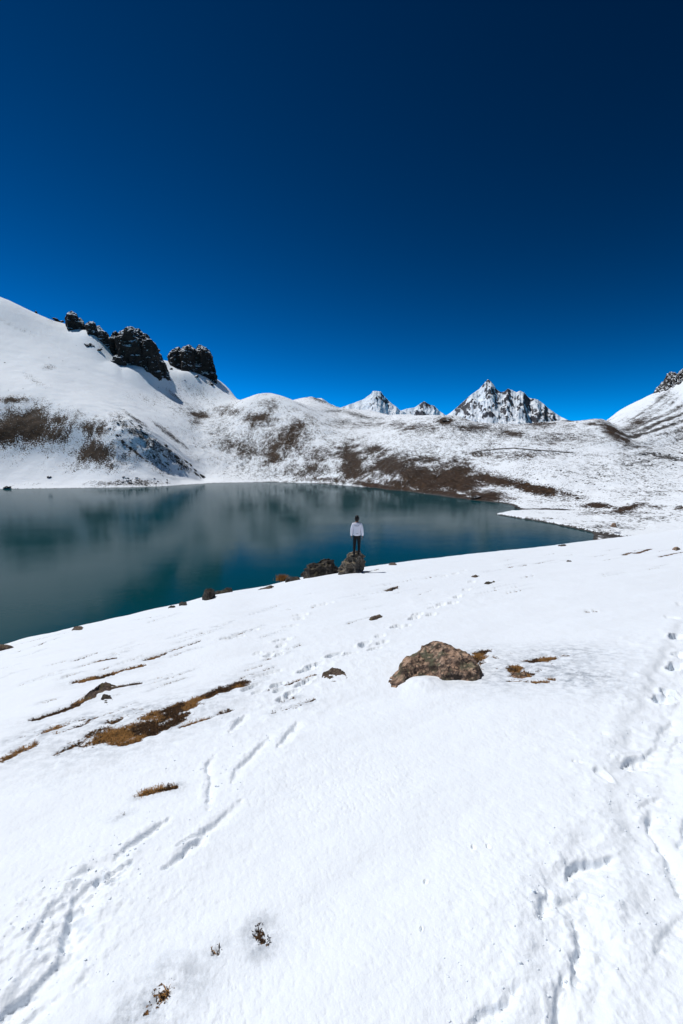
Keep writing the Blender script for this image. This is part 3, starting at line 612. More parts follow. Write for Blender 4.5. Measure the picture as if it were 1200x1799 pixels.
# ------------------------------------------------------------------ distant peaks
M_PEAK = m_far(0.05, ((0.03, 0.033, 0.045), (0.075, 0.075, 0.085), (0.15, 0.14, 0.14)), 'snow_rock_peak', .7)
def peak(name, line, r0, seed, rocky, rockblobs, slope=0.95, sh=.35):
    us = np.array([p[0] for p in line], float); vs = np.array([p[1] for p in line], float)
    nc, nr = 300, 150
    u = np.linspace(us[0], us[-1], nc); v = np.interp(u, us, vs)
    th, e = polar(u, v)
    zr = HC + e * r0 
    px = r0 / FPX                                            # metres per photo pixel
    q = np.concatenate([-np.linspace(1, 0, 125) ** 1.15, np.linspace(0, 1, 31)[1:] * .7])
    hmax = (zr.max() - HC + 30 * px)
    Wd = hmax / slope
    Q, J = np.meshgrid(q, np.arange(nc), indexing='ij')
    wav = 0.10 * Wd * fbm2(u / 26.0, u * 0 + 2.2, 3, seed + 9)
    R = r0 + Q * Wd + wav[J]
    T = th[J]; X = R * np.sin(T); Y = R * np.cos(T)
    base = -20 * px + HC
    D = np.abs(Q)
    Z = zr[J] * r0 / r0 + (base - zr[J]) * D ** sh_pow(sh)
    a = sstep(0.0, 0.10, D)
    lat = X / px
    dep = Y / px
    rb = ridge2((lat + dep * .30) / 26, (dep - lat * .25) / 46, 5, seed, .5)
    Z = Z + px * a * (12.0 * (rb - .62) + 5 * fbm2(lat / 9, dep / 13, 4, seed + 4, .55)) * sstep(1.0, .7, D)
    Z = Z + px * (0.5 + 1.2 * a) * fbm2(lat / 4, dep / 7 + 3, 4, seed + 6, .65)
    U, V = pix(X, Y, Z)
    P3 = np.stack([X, Y, Z], -1); da = np.gradient(P3, axis=0); db = np.gradient(P3, axis=1); nn = np.cross(da, db)
    nzv = np.abs(nn[..., 2]) / np.maximum(np.linalg.norm(nn, axis=-1), 1e-9)
    rk = rocky + .10 + .75 * (ridge2((lat + dep * .5) / 15, (dep - lat * .6) / 24, 4, seed + 31, .55) - .64) + .75 * blob(U, V, rockblobs) + 1.1 * (.62 - nzv) + 0.42 * fbm2((lat - dep * .3) / 10, (dep + lat * .2) / 15, 4, seed + 21, .55)
    me = mesh_np(name, np.stack([X, Y, Z], -1).reshape(-1, 3), grid_faces(*X.shape)[:, ::-1], True, {'bare': np.zeros_like(Z), 'rock': np.clip(rk, 0, 1)})
    o = link(name, me, M_PEAK); tag(o, kind='structure')
def sh_pow(s): return 1.0 - s * 0.3
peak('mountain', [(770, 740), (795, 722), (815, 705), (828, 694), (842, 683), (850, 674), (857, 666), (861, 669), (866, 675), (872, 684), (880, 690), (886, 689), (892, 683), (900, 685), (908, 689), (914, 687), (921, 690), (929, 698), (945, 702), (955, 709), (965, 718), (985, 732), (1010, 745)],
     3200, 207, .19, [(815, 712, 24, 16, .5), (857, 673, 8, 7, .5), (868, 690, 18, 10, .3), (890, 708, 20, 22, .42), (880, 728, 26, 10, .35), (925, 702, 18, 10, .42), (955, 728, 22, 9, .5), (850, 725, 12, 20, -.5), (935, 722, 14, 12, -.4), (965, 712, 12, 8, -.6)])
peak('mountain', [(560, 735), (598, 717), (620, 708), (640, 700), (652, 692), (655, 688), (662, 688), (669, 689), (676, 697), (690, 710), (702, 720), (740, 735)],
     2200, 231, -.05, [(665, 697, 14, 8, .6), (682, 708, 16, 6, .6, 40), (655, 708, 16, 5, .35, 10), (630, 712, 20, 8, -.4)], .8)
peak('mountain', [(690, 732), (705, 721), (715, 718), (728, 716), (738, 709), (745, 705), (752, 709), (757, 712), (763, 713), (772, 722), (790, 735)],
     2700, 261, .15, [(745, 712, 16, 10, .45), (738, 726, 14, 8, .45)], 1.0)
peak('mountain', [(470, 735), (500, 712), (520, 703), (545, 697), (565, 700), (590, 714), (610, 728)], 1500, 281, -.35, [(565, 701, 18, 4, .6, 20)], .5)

# ------------------------------------------------------------------ rocks from an outline, with real thickness
def R_at(u, v): return hit(u, v).xy.length
def rock_mesh(name, blocks, r, thick, seed=1, amp=0.06, crease=0.05, res=90, freq=3.0, cuts=0):
    """blocks: (photo outline, depth offset m, thickness factor); angular solids fused into one outcrop whose foot runs into the ground."""
    allp = [p for b in blocks for p in b[0]]
    c = at(sum(p[0] for p in allp) / len(allp), sum(p[1] for p in allp) / len(allp), r); n = Vector((c.x, c.y, 0)).normalized()
    bm = bmesh.new(); rnd = random.Random(seed); every = []
    for outline, off0, tk in blocks:
        pts = []
        for u, v in outline:
            d = Vector(raydir(u, v)); t = (r + off0) / (d.x * n.x + d.y * n.y); pts.append(Vector((0, 0, HC)) + d * t)
        every += pts; ctr = sum(pts, Vector()) / len(pts); hgt = max(p.z for p in pts) - min(p.z for p in pts); rings = []
        for dd, k in ((-1, .55), (-.62, .86), (-.1, 1.0), (.4, .95), (1, .6)):
            ring = []
            for p in pts:
                kk = k * (1 + .10 * rnd.uniform(-1, 1) * (k < .97)); w = p - ctr; off = n * (dd + rnd.uniform(-.12, .12)) * thick * tk * .5
                if w.z < 0: q = ctr + Vector((w.x, w.y, 0)) * kk ** .3 + Vector((0, 0, w.z * 1.5 - .12 * hgt)) + off * 1.25
                else: q = ctr + Vector((w.x * kk ** .6, w.y * kk ** .6, w.z * kk)) + off
                ring.append(bm.verts.new(q))
            rings.append(ring)
        m = len(pts); fs = []
        for a, b in zip(rings, rings[1:]):
            for i in range(m): fs.append(bm.faces.new((a[i], a[(i + 1) % m], b[(i + 1) % m], b[i])))
        fs.append(bm.faces.new(rings[0])); fs.append(bm.faces.new(list(reversed(rings[-1]))))
        t3 = bmesh.ops.triangulate(bm, faces=fs)['faces']; bmesh.ops.recalc_face_normals(bm, faces=t3)
    width = max((a - b).length for a in every for b in every); ctr = sum(every, Vector()) / len(every); org = Vector((ctr.x, ctr.y, min(p.z for p in every)))
    me = bpy.data.meshes.new(name); bm.to_mesh(me); bm.free()
    tmp = bpy.data.objects.new('tmp', me); COL.objects.link(tmp)
    md = tmp.modifiers.new('r', 'REMESH'); md.mode = 'VOXEL'; md.voxel_size = width / res
    dg = bpy.context.evaluated_depsgraph_get(); m2 = bpy.data.meshes.new_from_object(tmp.evaluated_get(dg))
    bpy.data.objects.remove(tmp); bpy.data.meshes.remove(me)
    m2 = roughen(m2, name, org, width, seed, amp, crease, freq, cuts)
    m2.polygons.foreach_set('use_smooth', np.zeros(len(m2.polygons), bool))
    return m2, org
def buried_rock(name, outline, r, thick, seed=1, amp=0.05, crease=0.05, res=42, freq=2.2, ncol=13, bulge=.22, cuts=14):
    """a stone standing in the snow: front foot on the snow along the lower outline, crest behind it, back buried."""
    us = [p[0] for p in outline]; u0, u1 = min(us), max(us); cols = []
    for i in range(ncol):
        t = (i + .02) / (ncol - .96); u = u0 + (u1 - u0) * (.5 - .5 * math.cos(math.pi * t)); ys = []
        for a, b in zip(outline, outline[1:] + outline[:1]):
            if (a[0] <= u) != (b[0] <= u): ys.append(a[1] + (b[1] - a[1]) * (u - a[0]) / (b[0] - a[0]))
        if len(ys) >= 2: cols.append((u, min(ys), max(ys)))
    hmax = max(c[2] - c[1] for c in cols)
    if hmax < 22: cols = [(u, vb - (vb - vt) * .68, vb) for u, vt, vb in cols]; hmax *= .68
    bm = bmesh.new(); rings = []; prof = []
    rf = [R_at(u, vb) for u, vt, vb in cols]; rm = sum(rf) / len(rf)
    for (u, vt, vb), q in zip(cols, rf):
        q = min(max(q, rm - .6 * thick), rm + .6 * thick); k = ((vb - vt) / hmax) ** .6
        n = Vector((raydir(u, vb)[0], raydir(u, vb)[1], 0)).normalized()
        F = at(u, vb, q); C = at(u, vt, q + .45 * thick * k); B = F + n * thick * k; B.z = F.z
        M = (F + C) * .5 - n * bulge * thick * k * .6; M.z += bulge * .25 * (C.z - F.z)
        T = C + n * thick * .18 * k; T.z = C.z - .12 * (C.z - F.z) - .02
        K = (T + B) * .5 + n * thick * .12 * k
        dn = Vector((0, 0, .25 * thick + .05))
        ring = [F - dn, F, M, C, T, K, B, B - dn * 2]
        rings.append([bm.verts.new(p) for p in ring]); prof += [F, C]
    for a, b in zip(rings, rings[1:]):
        m = len(a)
        for i in range(m): bm.faces.new((a[i], a[(i + 1) % m], b[(i + 1) % m], b[i]))
    bm.faces.new(rings[0]); bm.faces.new(list(reversed(rings[-1])))
    bmesh.ops.triangulate(bm, faces=bm.faces[:]); bmesh.ops.recalc_face_normals(bm, faces=bm.faces[:])
    width = max((a - b).length for a in prof for b in prof); ctr = sum(prof, Vector()) / len(prof)
    org = Vector((ctr.x, ctr.y, min(p.z for p in prof)))
    me = bpy.data.meshes.new(name); bm.to_mesh(me); bm.free()
    tmp = bpy.data.objects.new('tmp', me); COL.objects.link(tmp)
    md = tmp.modifiers.new('r', 'REMESH'); md.mode = 'VOXEL'; md.voxel_size = width / res
    dg = bpy.context.evaluated_depsgraph_get(); m2 = bpy.data.meshes.new_from_object(tmp.evaluated_get(dg))
    bpy.data.objects.remove(tmp); bpy.data.meshes.remove(me)
    return roughen(m2, name, org, width, seed, amp, crease, freq, cuts), org
def roughen(m2, name, org, width, seed, amp, crease, freq, cuts=14):
    N = len(m2.vertices); V = np.empty(N * 3, np.float32); m2.vertices.foreach_get('co', V); V = V.reshape(-1, 3).astype(float)
    NN = np.empty(N * 3, np.float32); m2.vertices.foreach_get('normal', NN); NN = NN.reshape(-1, 3)
    L = (V - np.array(org)) / width
    d = amp * fbm3(L, freq, 5, seed) + crease * (ridge3(L, freq * 1.6, 3, seed + 50) - .75)
    d = d + amp * .5 * np.round(fbm3(L, freq * .8, 2, seed + 9) * 3.5) / 3.5
    rn = np.random.default_rng(seed); C = V.mean(0)
    for i in range(cuts):
        q = rn.normal(size=3); q[2] = abs(q[2]) * .4; q /= np.linalg.norm(q); h = (V - C) @ q
        lim = h.max() * rn.uniform(.86, .99); k = h > lim; V[k] -= np.outer((h[k] - lim) * .93, q)
    V = V + NN * (d * width)[:, None] - np.array(org)
    m2.vertices.foreach_set('co', V.astype(np.float32).ravel()); m2.update()
    m2.polygons.foreach_set('use_smooth', np.ones(len(m2.polygons), bool)); m2.name = name; m2.materials.clear()
    return m2
def rock(name, outline, r, thick, mat, label, cat, group=None, **k):
    me, org = rock_mesh(name, outline if isinstance(outline[0][0], list) else [(outline, 0, 1)], r, thick, **k) if r > 100 else buried_rock(name, outline, r, thick, **k)
    o = link(name, me, mat); o.location = org
    return tag(o, label, cat, group)

M_CRAG = m_rock('crag_rock', ((0.010, 0.010, 0.011), (0.026, 0.024, 0.023), (0.06, 0.055, 0.05)), 0.16, None, 0.43, .5)
M_CRAG2 = m_rock('crag_rock_snowy', ((0.012, 0.012, 0.013), (0.03, 0.028, 0.027), (0.06, 0.055, 0.05)), 0.16, None, 0.55, .5)
M_CRAG3 = m_rock('crag_rock_bare', ((0.018, 0.018, 0.019), (0.045, 0.042, 0.040), (0.09, 0.083, 0.078)), 0.13, None, 0.30, .5)
gc = 'dark crags on the left ridge'; CRAGLETS = []
def zfar(th, r):
    a = np.clip(np.interp(th.ravel(), FT[0], np.arange(FT.shape[1])), 0, FT.shape[1] - 1.001); b = np.clip(np.interp(r.ravel(), FR[:, 0], np.arange(FR.shape[0])), 0, FR.shape[0] - 1.001)
    i, j = b.astype(int), a.astype(int); f, g_ = b - i, a - j
    return ((FZ[i, j] * (1 - g_) + FZ[i, j + 1] * g_) * (1 - f) + (FZ[i + 1, j] * (1 - g_) + FZ[i + 1, j + 1] * g_) * f).reshape(th.shape)
def crag(top, rf, rb, mat, label, group, seed, ledge=3.5, rough=1.0):
    """an outcrop that grows out of the slope: a steep ledged face up to the crest line `top` (photo pixels), back falling into the ridge."""
    us = np.array([p[0] for p in top], float); vs = np.array([p[1] for p in top], float); nu, nq = max(70, int((us[-1] - us[0]) * 1.5)), 120
    u = np.linspace(us[0], us[-1], nu); v = np.interp(u, us, vs); th, e = polar(u, v)
    q = np.concatenate([np.linspace(0, .42, 85), np.linspace(.42, 1, 36)[1:]])
    Q, J = np.meshgrid(q, np.arange(nu), indexing='ij'); pxm = rf / FPX; lat = (u - us[0])[J]
    ends = np.clip(np.minimum(lat, lat[:, ::-1]) / (.12 * (us[-1] - us[0])), 0, 1)
    butt = fbm2(lat / 13, Q * 2.0, 4, seed, .6)
    R = rf + (rb - rf) * Q + (rb - rf) * .16 * butt * sstep(.6, .1, Q); T = th[J]
    zt = zfar(T, R); rc = rf + (rb - rf) * .40
    zc = (HC + e * rc)[J]; H = zc - zfar(T, np.full_like(T, rc))
    t = np.clip((Q - .07) / .31, 0, 1); ph = ledge * (t + .45 * fbm2(lat / 15, Q * 2.5, 3, seed + 3))
    tt = (np.floor(ph) + sstep(.35, .95, ph - np.floor(ph))) / ledge; f = np.clip(.62 * t + .38 * tt, 0, 1.0); f = np.where(Q > .45, sstep(1.0, .5, Q), np.clip(f, 0, 1))
    Z = zt - 2.5 + (np.maximum(H, -3) + 2.5) * f
    a = np.clip(f * 3, 0, 1) * sstep(.0, 6, H)
    Z = Z + rough * a * pxm * (5.5 * (ridge2((lat + 25 * Q) / 10, Q * 7, 4, seed + 5, .55) - .66) + 2.6 * fbm2(lat / 3.2, Q * 16, 4, seed + 8, .6))
    R2 = R + rough * a * pxm * 3.5 * fbm2(lat / 6, Q * 8, 4, seed + 12, .6) * sstep(.6, .3, Q)
    V = np.stack([R2 * np.sin(T), R2 * np.cos(T), Z], -1).reshape(-1, 3); org = np.array([V[:, 0].mean(), V[:, 1].mean(), float(np.median(zt))])
    o = link('rocky_crag', mesh_np('rocky_crag', V - org, grid_faces(*Q.shape)[:, ::-1], False), mat); o.location = org
    return tag(o, label, 'crag', group)
rock('rocky_crag', [([(113, 558), (119, 549), (126, 547), (135, 554), (140, 566), (141, 592), (126, 586), (116, 572)], 0, 1), ([(132, 562), (141, 558), (148, 566), (153, 582), (150, 600), (136, 594)], -6, .8)], 738, 28, M_CRAG, 'small pointed dark crag, highest on the left ridge', 'crag', gc, seed=3, amp=.05, crease=.05, res=60)
rock('rocky_crag', [([(149, 572), (156, 565), (166, 566), (172, 580), (170, 606), (155, 598)], 4, 1), ([(165, 576), (175, 571), (184, 582), (192, 590), (197, 606), (190, 624), (170, 614)], -4, 1)], 712, 34, M_CRAG2, 'snow-topped crag between the pointed crag and the big dome crag', 'crag', gc, seed=4, amp=.05, crease=.05, res=60)
rock('rocky_crag', [([(147, 604), (158, 602), (168, 608), (172, 626), (158, 622)], 0, 1)], 684, 18, M_CRAG, 'little dark outcrop on the snow below the snow-topped crag', 'crag', gc, seed=5, amp=.06, crease=.06, res=34)
rock('rocky_crag', [([(192, 634), (203, 622), (214, 624), (222, 640), (225, 668), (208, 660), (196, 646)], 0, 1)], 668, 24, M_CRAG, 'dark block leaning below the left foot of the dome crag', 'crag', gc, seed=6, amp=.06, crease=.06, res=40)
rock('rocky_crag', [([(205, 600), (211, 586), (220, 576), (229, 573), (240, 582), (252, 598), (258, 640), (250, 672), (215, 652), (203, 625)], 0, 1), ([(245, 602), (252, 585), (264, 593), (274, 605), (281, 620), (283, 650), (275, 674), (250, 668)], -8, .9),
     ([(270, 622), (281, 620), (290, 638), (299, 656), (302, 678), (270, 676)], 4, .7), ([(191, 598), (203, 582), (213, 596), (216, 630), (205, 634), (196, 614)], 8, .7), ([(225, 630), (243, 616), (262, 632), (268, 672), (236, 672), (222, 654)], -18, .6), ([(236, 582), (244, 579), (250, 586), (248, 610), (238, 605)], 2, .4)],
     696, 62, M_CRAG, 'largest dome-shaped black crag on the left ridge', 'crag', gc, seed=7, amp=.035, crease=.04, res=120, freq=5)
rock('rocky_crag', [([(293, 628), (302, 616), (315, 611), (322, 628), (318, 652), (298, 642)], 2, .8), ([(312, 620), (322, 609), (333, 606), (344, 615), (348, 650), (335, 664), (314, 652)], -4, 1), ([(340, 620), (349, 607), (360, 611), (370, 620), (376, 636), (380, 650), (381, 668), (362, 668), (345, 658)], 0, 1.0), ([(322, 642), (340, 634), (355, 642), (356, 666), (335, 660)], -14, .6), ([(306, 634), (320, 630), (328, 644), (326, 658), (310, 652)], -10, .5)],
     770, 56, M_CRAG, 'flat-topped black crag, lowest and rightmost on the left ridge', 'crag', gc, seed=8, amp=.035, crease=.04, res=110, freq=5)
crag([(1143, 698), (1150, 686), (1157, 677), (1166, 669), (1172, 657), (1180, 654), (1190, 657), (1199, 649), (1212, 640), (1240, 628), (1275, 606), (1310, 590), (1340, 575), (1370, 570)], 655, 760, M_CRAG3, 'dark crag with snow streaks atop the right-hand mountain at the picture edge', None, 9)

_r = random.Random(5)
for u, v, sz, w in [(62, 528, 4, 1), (98, 559, 6, 1.4), (107, 563, 5, 1), (176, 620, 6, 1.3), (345, 664, 6, 1), (372, 677, 5, 1.2), (300, 650, 5, 1), (288, 665, 5, 1.5)]:
    CRAGLETS.append((u, v, sz, w))
SPUR = []
for i in range(26):
    t = _r.random(); SPUR.append((226 + 132 * t + _r.uniform(-3, 3), 738 + 104 * t + _r.uniform(-4, 5), _r.uniform(1.2, 4.0), _r.uniform(1.2, 3.2)))
for i in range(26):
    t = _r.random(); SPUR.append((205 + 100 * t + _r.uniform(-14, 14), 752 + 74 * t + _r.uniform(-16, 16), _r.uniform(1.0, 3.2), _r.uniform(1.0, 3.0)))
# rocks along the near snow edge and on the slope
M_GREY = m_rock('grey_boulder_rock', ((0.045, 0.038, 0.032), (0.19, 0.16, 0.125), (0.40, 0.34, 0.27)), 2.2, (0.16, 0.14, 0.045), 0, .6)
M_DARK = m_rock('dark_boulder_rock', ((0.016, 0.014, 0.013), (0.065, 0.055, 0.046), (0.17, 0.145, 0.12)), 2.4, (0.09, 0.085, 0.035), 0, .6)
M_PINK = m_rock('pink_granite', ((0.14, 0.092, 0.07), (0.46, 0.31, 0.22), (0.64, 0.48, 0.37)), 2.0, (0.15, 0.16, 0.10), 0, .85)
M_STONE = m_rock('stone', ((0.04, 0.03, 0.025), (0.13, 0.095, 0.075), (0.27, 0.21, 0.17)), 4.0, (0.12, 0.11, 0.05), 0, .6)
rr = R_at(615, 1008)
BOULD = rock('boulder', [(592, 1012), (593, 988), (597, 981), (606, 975), (614, 969), (621, 965), (629, 963), (634, 966), (638, 976), (639, 995), (637, 1004), (625, 1010), (608, 1014)], rr + .3, 1.15, M_GREY,
     'grey lichen-spotted boulder the person stands on', 'boulder', seed=11, amp=.05, crease=.09, res=64, freq=3.5)
rock('boulder', [(533, 1000), (540, 994), (552, 988), (565, 981), (576, 978), (585, 981), (592, 989), (594, 1006), (575, 1014), (540, 1016), (535, 1010)], R_at(565, 1009) + 1.1, 1.2, M_DARK,
     'dark angular boulder just left of the one under the person', 'boulder', seed=12, amp=.05, crease=.09, res=64, freq=3.5)
rock('rock', [(501, 1020), (503, 1010), (510, 1006), (521, 1006), (529, 1010), (530, 1018), (515, 1024)], R_at(513, 1019) + .1, .6, M_DARK, 'flat dark rock between the grass tussock and the dark boulder', 'rock', seed=13, res=30)
rock('rock', [(450, 1038), (455, 1031), (465, 1027), (474, 1024), (480, 1027), (478, 1034), (462, 1041)], R_at(465, 1035), .5, M_STONE, 'low pale green-grey rock left of the grass tussock', 'rock', seed=14, res=28)
rock('rock', [(354, 1055), (356, 1040), (362, 1033), (371, 1032), (378, 1036), (379, 1046), (370, 1055)], R_at(366, 1049) + .2, .5, M_DARK, 'dark upright rock at the left end of the mossy hump', 'rock', seed=15, res=28)
rock('rock', [(372, 1042), (380, 1034), (392, 1030), (402, 1027), (409, 1031), (408, 1040), (385, 1048)], R_at(392, 1040) + .5, .5, M_DARK, 'dark brown mossy hump on the snow edge above the lake', 'rock', seed=16, res=28)
rock('rock', [(313, 1064), (316, 1054), (322, 1051), (328, 1054), (330, 1064)], R_at(321, 1061) + .4, .35, M_DARK, 'small dark round rock on the snow edge, left of the mossy hump', 'rock', seed=17, res=24)
rock('rock', [(294, 1068), (299, 1061), (306, 1061), (310, 1068)], R_at(302, 1066) + .2, .25, M_DARK, 'tiny dark rock on the snow edge beside the small round rock', 'rock', seed=18, res=20)
rock('rock', [(124, 1108), (128, 1101), (138, 1098), (147, 1101), (145, 1107)], R_at(136, 1105) + .1, .4, M_STONE, 'flat grey-brown rock on the snow edge near the left end', 'rock', seed=19, res=24)
rock('rock', [(-14, 1142), (-6, 1130), (8, 1126), (20, 1130), (24, 1138), (6, 1146)], R_at(5, 1140), .5, M_STONE, 'grey rock at the left picture edge beside the lake', 'rock', seed=20, res=28)
rock('rock', [(682, 993), (685, 987), (691, 985), (697, 988), (698, 993)], R_at(690, 992) + .1, .5, M_STONE, 'small brown rock on the snow edge right of the person', 'rock', seed=21, res=22)
rock('rock', [(980, 959), (984, 954), (992, 953), (996, 957), (990, 961)], R_at(988, 959), 1.0, M_DARK, 'dark rock on the snow edge near the bay', 'rock', seed=22, res=22)
rb = R_at(770, 1205)
rock('boulder', [(679, 1212), (683, 1202), (694, 1186), (706, 1170), (722, 1155), (738, 1142), (752, 1133), (766, 1130), (780, 1132), (797, 1139), (814, 1148), (832, 1158), (846, 1168), (851, 1180), (847, 1192), (838, 1196), (815, 1198), (790, 1199), (772, 1200), (764, 1192), (748, 1192), (728, 1196), (712, 1208), (694, 1216)], rb + .05, 0.9, M_PINK,
     'large pinkish granite boulder half buried in the foreground snow', 'boulder', seed=31, amp=.024, crease=.040, res=110, freq=4, ncol=25, cuts=5, bulge=.10)
rock('rock', [(564, 1196), (568, 1188), (576, 1184), (592, 1184), (604, 1187), (611, 1192), (606, 1197), (585, 1198)], R_at(588, 1195) + .05, .35, M_STONE, 'flat grey stone in the snow left of the pinkish boulder', 'stone', seed=32, res=34)
rock('rock', [(645, 1090), (650, 1083), (658, 1078), (666, 1079), (676, 1081), (670, 1087), (655, 1091)], R_at(660, 1088) + .05, .35, M_STONE, 'small brown rock beside the footprint trail in mid slope', 'rock', seed=33, res=26)
rock('rock', [(826, 1014), (830, 1009), (836, 1008), (843, 1011), (838, 1015)], R_at(835, 1013), .4, M_STONE, 'small brown rock at the top of the footprint trail', 'rock', seed=34, res=22)
rock('rock', [(847, 1026), (853, 1022), (862, 1021), (870, 1021), (866, 1025), (856, 1028)], R_at(858, 1025), .4, M_DARK, 'flat dark stone below the top of the footprint trail', 'stone', seed=35, res=22)
rock('rock', [(993, 987), (997, 984), (1003, 984), (1005, 987)], R_at(999, 986), .4, M_DARK, 'tiny dark stone high on the smooth right snow', 'stone', seed=36, res=20)
rock('rock', [(1180, 966), (1183, 960), (1188, 955), (1194, 960), (1198, 965), (1188, 968)], R_at(1189, 965), .9, M_PINK, 'small pointed brown rock on the snow at the right picture edge', 'rock', seed=37, res=26)
rock('rock', [(889, 1196), (896, 1190), (908, 1188), (920, 1189), (929, 1193), (926, 1197), (905, 1199)], R_at(908, 1196) + .03, .3, M_PINK, 'flat pink stone in the melted patch right of the boulder', 'stone', seed=38, res=32)
rock('rock', [(172, 1238), (178, 1229), (186, 1225), (196, 1229), (199, 1235), (186, 1239)], R_at(186, 1236) + .03, .3, M_DARK, 'dark stone between the two long brown patches', 'stone', seed=39, res=26)
rock('rock', [(672, 1040), (680, 1032), (690, 1028), (700, 1028), (696, 1034), (684, 1040)], R_at(688, 1036), .35, M_STONE, 'low brown rock in the snow below the person', 'rock', seed=40, res=24)
rock('rock', [(143, 1240), (152, 1228), (166, 1215), (182, 1206), (200, 1203), (206, 1206), (190, 1212), (172, 1222), (158, 1236)], R_at(172, 1224) + .05, .35, M_STONE, 'long curved dark stone ledge in the upper brown patch', 'rock', seed=41, res=46, amp=.025, crease=.025)
rock('rock', [(1072, 923), (1076, 919), (1081, 919), (1084, 924)], 131, 1.6, M_PINK, 'lone reddish boulder on the flat snowy spit', 'boulder', seed=42, res=20)

# ------------------------------------------------------------------ boulders strewn over the far snowfields
M_FARROCK = m_rock('far_boulder_rock', ((0.015, 0.014, 0.014), (0.04, 0.037, 0.035), (0.09, 0.08, 0.075)), 0.5, None, 0.12, .4)
def small_rock_mesh(seed):
    rnd = random.Random(seed); bm = bmesh.new()
    for i in range(16):
        a = rnd.uniform(0, 6.283); z = rnd.uniform(-.6, 1); q = math.sqrt(max(0, 1 - z * z)); k = rnd.uniform(.75, 1.1)
        bm.verts.new((k * q * math.cos(a), k * q * math.sin(a) * .8, k * z * .62))
    h = bmesh.ops.convex_hull(bm, input=bm.verts[:])
    bmesh.ops.delete(bm, geom=[g for g in h['geom_interior'] if isinstance(g, bmesh.types.BMVert)], context='VERTS')
    bmesh.ops.bevel(bm, geom=bm.edges[:], offset=.06, segments=1, affect='EDGES')
    me = bpy.data.meshes.new('strewn_boulder'); bm.to_mesh(me); bm.free(); me.materials.append(M_FARROCK); return me
SR = [small_rock_mesh(s) for s in range(6)]
rnd = random.Random(77)
def strew(n, box, smin, smax, name, label, group):
    for i in range(n):
        u = rnd.uniform(box[0], box[2]); v = rnd.uniform(box[1], box[3]); p = farpoint(u, v)
        if p.z < 0.4: continue
        o = link(name, SR[rnd.randrange(6)]); s = (smin + (smax - smin) * rnd.random() ** 2.2) * p.xy.length / FPX
        o.location = (p.x, p.y, p.z + .1 * s); o.scale = (s * rnd.uniform(.8, 1.5), s * rnd.uniform(.8, 1.3), s * rnd.uniform(.7, 1.1)); o.rotation_euler = (rnd.uniform(-.2, .2), rnd.uniform(-.2, .2), rnd.uniform(0, 6.28))
        tag(o, label, 'boulder', group)
for u, v, sz, w in CRAGLETS:
    p = farpoint(u, v); me = SR[int(u) % 6].copy(); me.materials.clear(); me.materials.append(M_CRAG); o = link('rock_outcrop', me); k = sz * p.xy.length / FPX * .8
    o.location = (p.x, p.y, p.z + .15 * k); o.scale = (k * w, k, k * 1.1); o.rotation_euler = (.2, -.3, u); tag(o, 'small black outcrop in the snow at the foot of the left ridge crags', 'outcrop', 'small outcrops around the left crags')
for u, v, sz, w in SPUR:
    p = farpoint(u, v); me = SR[int(u * 7) % 6].copy(); me.materials.clear(); me.materials.append(M_CRAG3); o = link('rock_outcrop', me); k = sz * p.xy.length / FPX
    o.location = (p.x, p.y, p.z + .1 * k); o.scale = (k * w, k * .8, k * 1.1); o.rotation_euler = (0, .6, _r.uniform(-.5, .5)); tag(o, 'dark rock jutting from the steep spur above the left shore', 'outcrop', 'rocks on the left spur')
strew(60, (930, 800, 1195, 870), .7, 2.2, 'small_boulder', 'small dark boulder strewn on the white snowfield right of the lake', 'boulders on the right snowfield')
strew(26, (1120, 797, 1210, 812), 1.0, 3.4, 'small_boulder', 'dark boulder in the line at the foot of the right-hand mountain', 'boulders at the foot of the right mountain')
strew(40, (770, 738, 1040, 790), .8, 2.4, 'small_boulder', 'small dark boulder on the snowy crest below the big white peak', 'boulders on the crest below the peak')
strew(22, (205, 838, 330, 854), 1.0, 3.0, 'small_boulder', 'dark boulder on the far shore below the left spur', 'boulders below the left spur')
strew(16, (0, 600, 330, 690), .6, 1.6, 'small_boulder', 'little dark boulder poking from the smooth left snow slope', 'boulders on the left slope')
for u, v, s, l in [(85, 840, 4, 'single dark boulder on the snow by the left far shore'), (836, 877, 9, 'rounded dark boulder on the far shore at the end of the brown slope'), (783, 741, 7, 'big dark outcrop on the crest left of the white peak'), (14, 858, 6, 'low dark rock at the waterline at far left'), (908, 893, 5, 'flat dark rock at the root of the spit inlet')]:
    p = farpoint(u, v); o = link('dark_boulder', SR[int(u) % 6]); k = s * p.xy.length / FPX; o.location = (p.x, p.y, max(p.z, 0) + .1 * k); o.scale = (k * 1.2, k, k * .8); tag(o, l, 'boulder')

